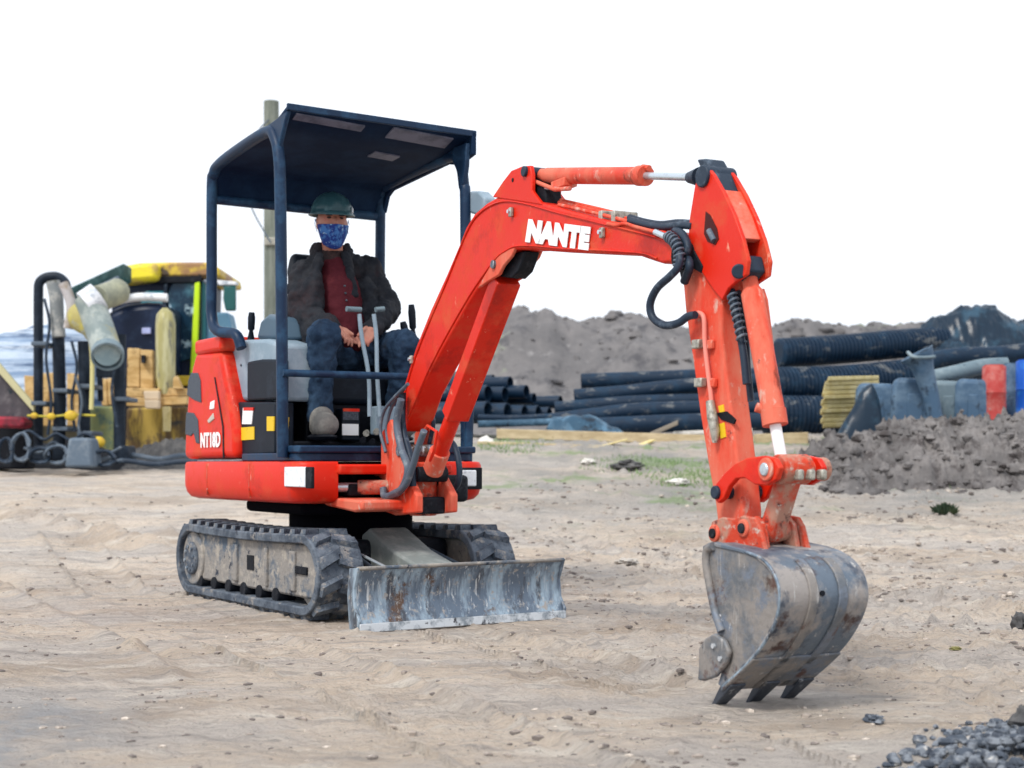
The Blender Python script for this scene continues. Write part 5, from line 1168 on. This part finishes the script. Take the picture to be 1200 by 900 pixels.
for px, Y in ((150, YL-.6), (215, YL-.4)):
    c = W(px, 505, Y); MB().tube([c+Vector((0, -.2, 0)), c+Vector((0, -.18, 0)), c+Vector((0, .18, 0)), c+Vector((0, .2, 0))], [.36, .42, .42, .36], 28).build('wheel', BLACK, lo_, smooth=50)
# lifting beam and ducts above the rack
bj = empty('loader_boom', W(90, 350, 17.5)); bpy.context.view_layer.update()
bj2 = MB(); a, b_ = W(86, 350, 17.6), W(150, 320, 18.6); d = (b_-a).normalized(); u = Vector((0, 0, .11)); s = Vector((0, .2, 0))
bj2.hexa([a-u-s, b_-u-s, b_-u+s, a-u+s], [a+u-s, b_+u-s, b_+u+s, a+u+s]); o = bj2.build('box_beam', mat('dark_green_beam', (.02, .07, .07), [((.08, .17, .17), 4, .55, .1)], .5), bj, bevel=.03)
MB().tube([W(98, 345, 17.4), W(138, 326, 18.2)], .03, 8).build('hydraulic_pipe', HOSEG, bj)
tag(bj, 'dark green slanting beam reaching down from the yellow cab light', 'beam')
# pipe rack: black uprights, one bent over
YP = 15.8
rk = empty('pipe_rack', W(90, 545, YP)); tag(rk, 'rack of tall dirty black uprights with a yellow strap, left of the digger', 'pipe rack'); bpy.context.view_layer.update()
def up_(pts, r, name='upright', m=DTUBE, Y=YP): return MB().tube(spline([W(px, py, Y) for px, py in pts], 6), r*Y/FPX, 14).build(name, m, rk, smooth=60)
up_([(45, 528), (45, 450), (45, 380), (45, 345), (46, 332), (52, 326), (61, 324), (69, 325), (76, 331), (79, 342)], 5.6)
up_([(69, 536), (70, 470), (69, 420), (68, 385)], 7.2, Y=YP-.2); up_([(62, 330), (66, 350), (67, 375), (69, 395)], 8, 'sleeve', mat('torn_grey_sleeve', (.20, .22, .23), [((.42, .42, .40), 4, .55, .08), ((.10, .10, .08), 6, .62, .05)], .7, bump=.5, bscale=8), YP-.3)
up_([(74, 332), (80, 345), (84, 362), (80, 385)], 6, 'sleeve', mat('pale_torn_sleeve', (.45, .43, .44), [((.3, .25, .2), 5, .55, .08)], .7, bump=.5, bscale=8), YP-.5)
up_([(99, 536), (99, 460), (98, 400)], 6.8, Y=YP-.1)
up_([(140, 536), (140, 470), (140, 420), (141, 392)], 6.6, Y=YP-.3)
up_([(118, 470), (117, 440), (116, 425)], 3.2)
slab([(112, 431), (146, 431), (146, 442), (112, 442)], YP-.2, .1, 'crossbar', DTUBE, rk, .01)
up_([(107, 480), (108, 450), (108, 420), (106, 398)], 2.6, 'yellow_rod', mat('pale_yellow_rod', (.6, .55, .25), rough=.5), YP-.5)
for x in (45, 70, 99, 141): slab([(x-10, 540), (x+10, 540), (x+8, 522), (x-8, 522)], YP-.35, .35, 'base_shoe', DTUBE, rk, .02)
stp = MB().tube(spline([W(x, y, YP-.42) for x, y in [(32, 487), (60, 488), (84, 486), (112, 487)]], 5), .012, 8).build('yellow_strap', mat('yellow_strap', (.55, .47, .06), rough=.5), rk, smooth=60)
for x, y, r in ((60, 488, 4), (83, 487, 6), (40, 487, 3.5), (115, 518, 6.5)): MB().ball(W(x, y, YP-.48), r*YP/FPX, (1.25, .6, 1)).build('strap_buckle', LOADY, rk)
slab([(80, 513), (104, 513), (110, 548), (75, 548)], YP-1.0, .35, 'ballast_block', mat('ballast_grey', (.11, .15, .20), [((.2, .24, .28), 4, .55, .1)], .7), rk, .03)
# wrapped ducts on the rack
up_([(128, 400), (134, 425), (131, 460), (137, 500)], 1.6, 'cable', HOSE, YP-.45)
up_([(88, 440), (96, 470), (92, 500), (100, 520)], 1.6, 'cable', HOSEG, YP-.45)
for x, y in ((45, 470), (70, 455), (99, 450), (141, 465), (45, 400), (70, 500), (99, 505)):
    slab([(x-9, y), (x+9, y), (x+9, y+5), (x-9, y+5)], YP-.42, .42, 'pipe_collar', HOSEG, rk, .01)
du = empty('wrapped_duct', W(110, 420, YP-.9)); tag(du, 'olive and grey taped duct elbow with round open end hanging on the rack', 'duct'); bpy.context.view_layer.update()
MB().tube(spline([W(88, 368, YP-.7), W(96, 372, YP-.75), W(104, 385, YP-.8), W(106, 398, YP-.8)], 6), [.11, .12, .13, .14, .145, .15, .15, .15, .145, .14, .13, .12, .11, .10, .09, .07, .06, .05, .04][:19], 18).build('olive_bag', mat('olive_yellow_bag', (.38, .33, .12), [((.55, .50, .12), 3, .55, .07), ((.35, .38, .34), 4, .6, .06)], .6, bump=.4, bscale=9), du, smooth=60)
MB().tube(spline([W(104, 350, YP-.8), W(112, 372, YP-.85), W(119, 392, YP-.95), W(125, 412, YP-1.1)], 6), .150, 24).build('elbow', GREYD, du, smooth=60)
MB().tube([W(126, 413, YP-1.1)+Vector((0, 0, 0)), W(126, 413, YP-1.1)+Vector((.02, -.07, -.05))], [.165, .165], 26, hollow=.86).build('end_collar', BARP, du, smooth=50)
MB().tube([W(125, 412, YP-1.12), W(125.5, 412.5, YP-1.16)], .140, 24).build('end_cap', mat('end_cap_blue_grey', (.20, .28, .31), [((.3, .37, .38), 4, .55, .1)], .5), du)
MB().tube([W(100, 358, YP-.85), W(116, 347, YP-.8)], .152, 22).build('white_tape', LOADW, du, smooth=60)
MB().tube(spline([W(114, 350, YP-.8), W(130, 345, YP-.6), W(146, 337, YP-.4)], 5), [.135]*9+[.10, .04], 20).build('olive_duct', OLIVE, du, smooth=60)
sheet('blue_cloth', [(72, 398), (80, 375), (90, 370), (96, 400)], YP-.6, 0, TARPB, 'scrap', 'cloth', 4, 4, .02)
bpy.data.objects.remove(bpy.data.objects['blue_cloth'])
# rolled column beside the crates
MB_ = MB().tube([W(194, 462, 17.2), W(194, 440, 17.2), W(194, 380, 17.2), W(193.5, 368, 17.2), W(193, 361, 17.2)], [.085, .115, .118, .10, .03], 22).build('rolled_mat', mat('rolled_mat_olive', (.36, .33, .14), [((.50, .48, .28), 2.5, .52, .08, (4, 4, .6)), ((.16, .16, .13), 5, .58, .06, (4, 4, .6))], .4), smooth=60)
tag(MB_, 'upright olive yellow roll in front of the dark loader cab', 'roll')
# crates and timbers
random.seed(11)
cr = empty('crate_stack', W(170, 540, 17.4)); tag(cr, 'tan wooden crate boards and timbers piled behind the black uprights', 'crate'); bpy.context.view_layer.update()
for pts, Y, d, m in (([(149, 408), (179, 409), (180, 454), (148, 454)], 17.2, .12, WOODT), ([(148, 454), (186, 455), (186, 477), (148, 476)], 17.0, .3, WOODT), ([(184, 454), (219, 455), (219, 474), (184, 475)], 17.1, .3, WOODT), ([(168, 458), (186, 458), (186, 479), (170, 479)], 16.8, .1, mat('pale_block', (.62, .50, .36), rough=.8)),
                     ([(118, 442), (133, 443), (134, 474), (119, 474)], 17.2, .1, WOODT), ([(78, 438), (96, 439), (95, 500), (78, 500)], 17.3, .1, WOODT), ([(50, 438), (64, 438), (64, 500), (50, 500)], 17.4, .1, WOODT), ([(28, 440), (40, 441), (40, 500), (30, 500)], 17.5, .1, WOODT),
                     ([(203, 442), (207, 440), (214, 456), (202, 456)], 17.0, .1, WOODT), ([(190, 476), (199, 476), (198, 506), (191, 506)], 17.0, .1, WOODY)):
    n_ = 2 if abs(pts[1][0]-pts[0][0]) > 12 else 1
    for k in range(n_):
        lp_ = lambda a, b, t: (a[0]+(b[0]-a[0])*t, a[1]+(b[1]-a[1])*t)
        t0, t1 = k/n_+.012, (k+1)/n_-.012; jy = random.uniform(-1.5, 1.5)
        if pts[2][1]-pts[0][1] > 30: q4 = [lp_(pts[0], pts[1], t0), lp_(pts[0], pts[1], t1), lp_(pts[3], pts[2], t1), lp_(pts[3], pts[2], t0)]
        else: q4 = [lp_(pts[0], pts[3], t0), lp_(pts[1], pts[2], t0), lp_(pts[1], pts[2], t1), lp_(pts[0], pts[3], t1)]
        slab([(x, y+jy*(0 if pts[2][1]-pts[0][1] < 30 else 1)) for x, y in q4], Y+random.uniform(-.04, .04), d, 'crate_board', m, cr, .01)
MB().box(Frame(W(167, 0, 17.1).x, 17.14, 0), -.02, .02, -.03, .05, W(0, 425, 17.1).z, W(0, 416, 17.1).z).build('board_hole', BLACK, cr)
slab([(148, 478), (219, 476), (219, 545), (146, 545)], 17.6, .5, 'lower_crate', mat('murky_brown_crate', (.15, .10, .05), [((.46, .33, .08), 2.2, .52, .06, (3, 3, .6)), ((.06, .06, .06), 3, .60, .06)], .8), cr, .03)
slab([(104, 476), (134, 476), (134, 545), (104, 545)], 17.6, .5, 'lower_crate', mat('olive_brown_crate', (.20, .24, .12), [((.38, .34, .12), 2.2, .52, .08), ((.08, .14, .13), 3, .60, .06)], .8), cr, .03)
slab([(-60, 486), (30, 486), (32, 550), (-60, 550)], 15.9, .3, 'lower_crate', BLACK, cr, .03)
slab([(28, 498), (100, 498), (100, 545), (28, 545)], 17.7, .4, 'lower_crate', mat('dark_crate', (.10, .09, .06), [((.24, .22, .10), 2.2, .58, .08)], .8), cr, .03)
heap('rubble_heap', 16.9, [(138, 545), (148, 533), (165, 522), (185, 516), (210, 513), (235, 518), (260, 530), (285, 545)], .45, CLOD, .05, 'low dark heap of rubble in front of the crates', 'rubble', 3)
for k, (pts, lb) in enumerate(([[(120, 539), (150, 533), (185, 538), (215, 534), (250, 538)], 'dark hose wavering on the ground, farther one of the two'], [[(118, 545), (145, 540), (180, 544), (215, 541), (250, 544)], 'dark hose wavering on the ground, nearer one of the two'])):
    tag(MB().tube(spline([W(px, py, 15.6-.4*k) for px, py in pts], 6), .03, 10).build('ground_hose', HOSE if k else HOSEG, smooth=60), lb, 'hose', 'hoses on the ground beside the engine cover')
# blue pipe pile far left
bm2 = sheet('covered_mound', [(-60, 402), (0, 392), (30, 386), (62, 379), (90, 378), (125, 390), (150, 470)], 21.5, 0, mat('streaked_blue_cover', (.15, .23, .36), [((.42, .50, .60), 1.6, .50, .08, (.25, .25, 3.2)), ((.05, .09, .17), 2.2, .56, .06, (.25, .25, 3.5)), ((.60, .64, .68), 2.5, .62, .05, (.3, .3, 3))], .6, bump=.4, bscale=4), 'blurred blue and white sheeted mound at the left edge behind the uprights', 'sheeted mound', 60, 16, 2.4)
sheet('soil_cover', [(-60, 470), (0, 455), (60, 450), (130, 452), (200, 470)], 22.5, 0, BANK, 'low dark bank under the blue pipes at the left', 'soil bank', 40, 12, 1.6)
# leaning panel, rags and hoops at far left
lp = empty('leaning_panel', W(10, 500, 15.4)); tag(lp, 'dark panel with pale wooden edge leaning down to the right at the left edge', 'panel'); bpy.context.view_layer.update()
slab([(-30, 420), (2, 434), (38, 478), (36, 492), (-30, 492)], 15.5, .06, 'panel', mat('dark_panel', (.07, .065, .075), [((.16, .15, .16), 3, .55, .1), ((.02, .03, .04), 5, .62, .06)], .7, bump=.4, bscale=6), lp, .01)
slab([(-12, 425), (-6, 420), (40, 474), (39, 483)], 15.4, .06, 'wooden_edge', mat('pale_edge_wood', (.50, .47, .28), rough=.7), lp, .005)
tag(slab([(-30, 488), (24, 488), (30, 497), (24, 502), (-30, 500)], 15.3, .3, 'red_box', mat('dull_red', (.30, .02, .04), [((.1, .02, .03), 5, .55, .1)], .6), None, .03), 'low dull red box under the leaning dark panel', 'box')
for k, (px, py, rx, rz, lb) in enumerate([(6, 528, 9, 15, 'grey hoop of hose lying nearest the left edge'), (24, 524, 11, 17, 'tall grey hoop of hose right of the first hoop'), (46, 534, 12, 9, 'flat hoop of hose at the foot of the first upright'), (66, 533, 14, 11, 'grey coil of hose between the uprights'), (120, 537, 14, 9, 'small coil of hose right of the grey block')]):
    m = MB()
    for t in range(2):
        pts = [W(px+rx*random.uniform(.85, 1.1)*(1-.13*t)*math.cos(a*math.pi/8), py+rz*(1-.1*t)*math.sin(a*math.pi/8)*(1+.1*math.sin(a+t)), 15.0+.06*t+.05*math.cos(a)) for a in range(17)]
        m.tube(pts, .017, 8)
    tag(m.build('hose_coil', (HOSE, HOSEG)[k % 2], smooth=60), lb, 'hose coil', 'hose coils at the foot of the rack')
for k, (pts, m_, lb) in enumerate([([(20, 512), (34, 505), (52, 515), (66, 508), (84, 516), (98, 508), (112, 514)], HOSE, 'black cable slung low between the uprights, upper of two'), ([(28, 525), (48, 530), (62, 518), (80, 528), (104, 524), (128, 530), (142, 524)], HOSEG, 'grey cable slung low between the uprights, lower of two'), ([(52, 350), (58, 380), (54, 420), (60, 470), (56, 510)], HOSE, 'thin black cable hanging between the first two uprights'), ([(84, 400), (90, 430), (84, 470), (88, 505)], HOSE, 'thin black cable hanging between second and third upright')]):
    tag(MB().tube(spline([W(px, py, 15.3+.05*k) for px, py in pts], 6), .016, 8).build('cable', m_, smooth=60), lb, 'cable')
stick = MB().tube(spline([W(793, 590, 12.35), W(812, 583, 12.4), W(838, 577, 12.45)], 4), [.02]*8+[.012], 8).build('stick', CREAM, smooth=60); tag(stick, 'pale stick lying on the ground just left of the arm', 'stick')
o = sheet('black_sack', [(18, 546), (30, 528), (50, 520), (80, 515), (110, 520), (140, 530), (160, 546)], 16.9, 0, BLACK, 'black crumpled sack at the feet of the uprights', 'sack', 40, 12, .6)

# drop the helper stone whose place in the photo is only a glint on the pipes
for ob in list(bpy.data.objects):
    if ob.get('label') == 'x': bpy.data.objects.remove(ob)
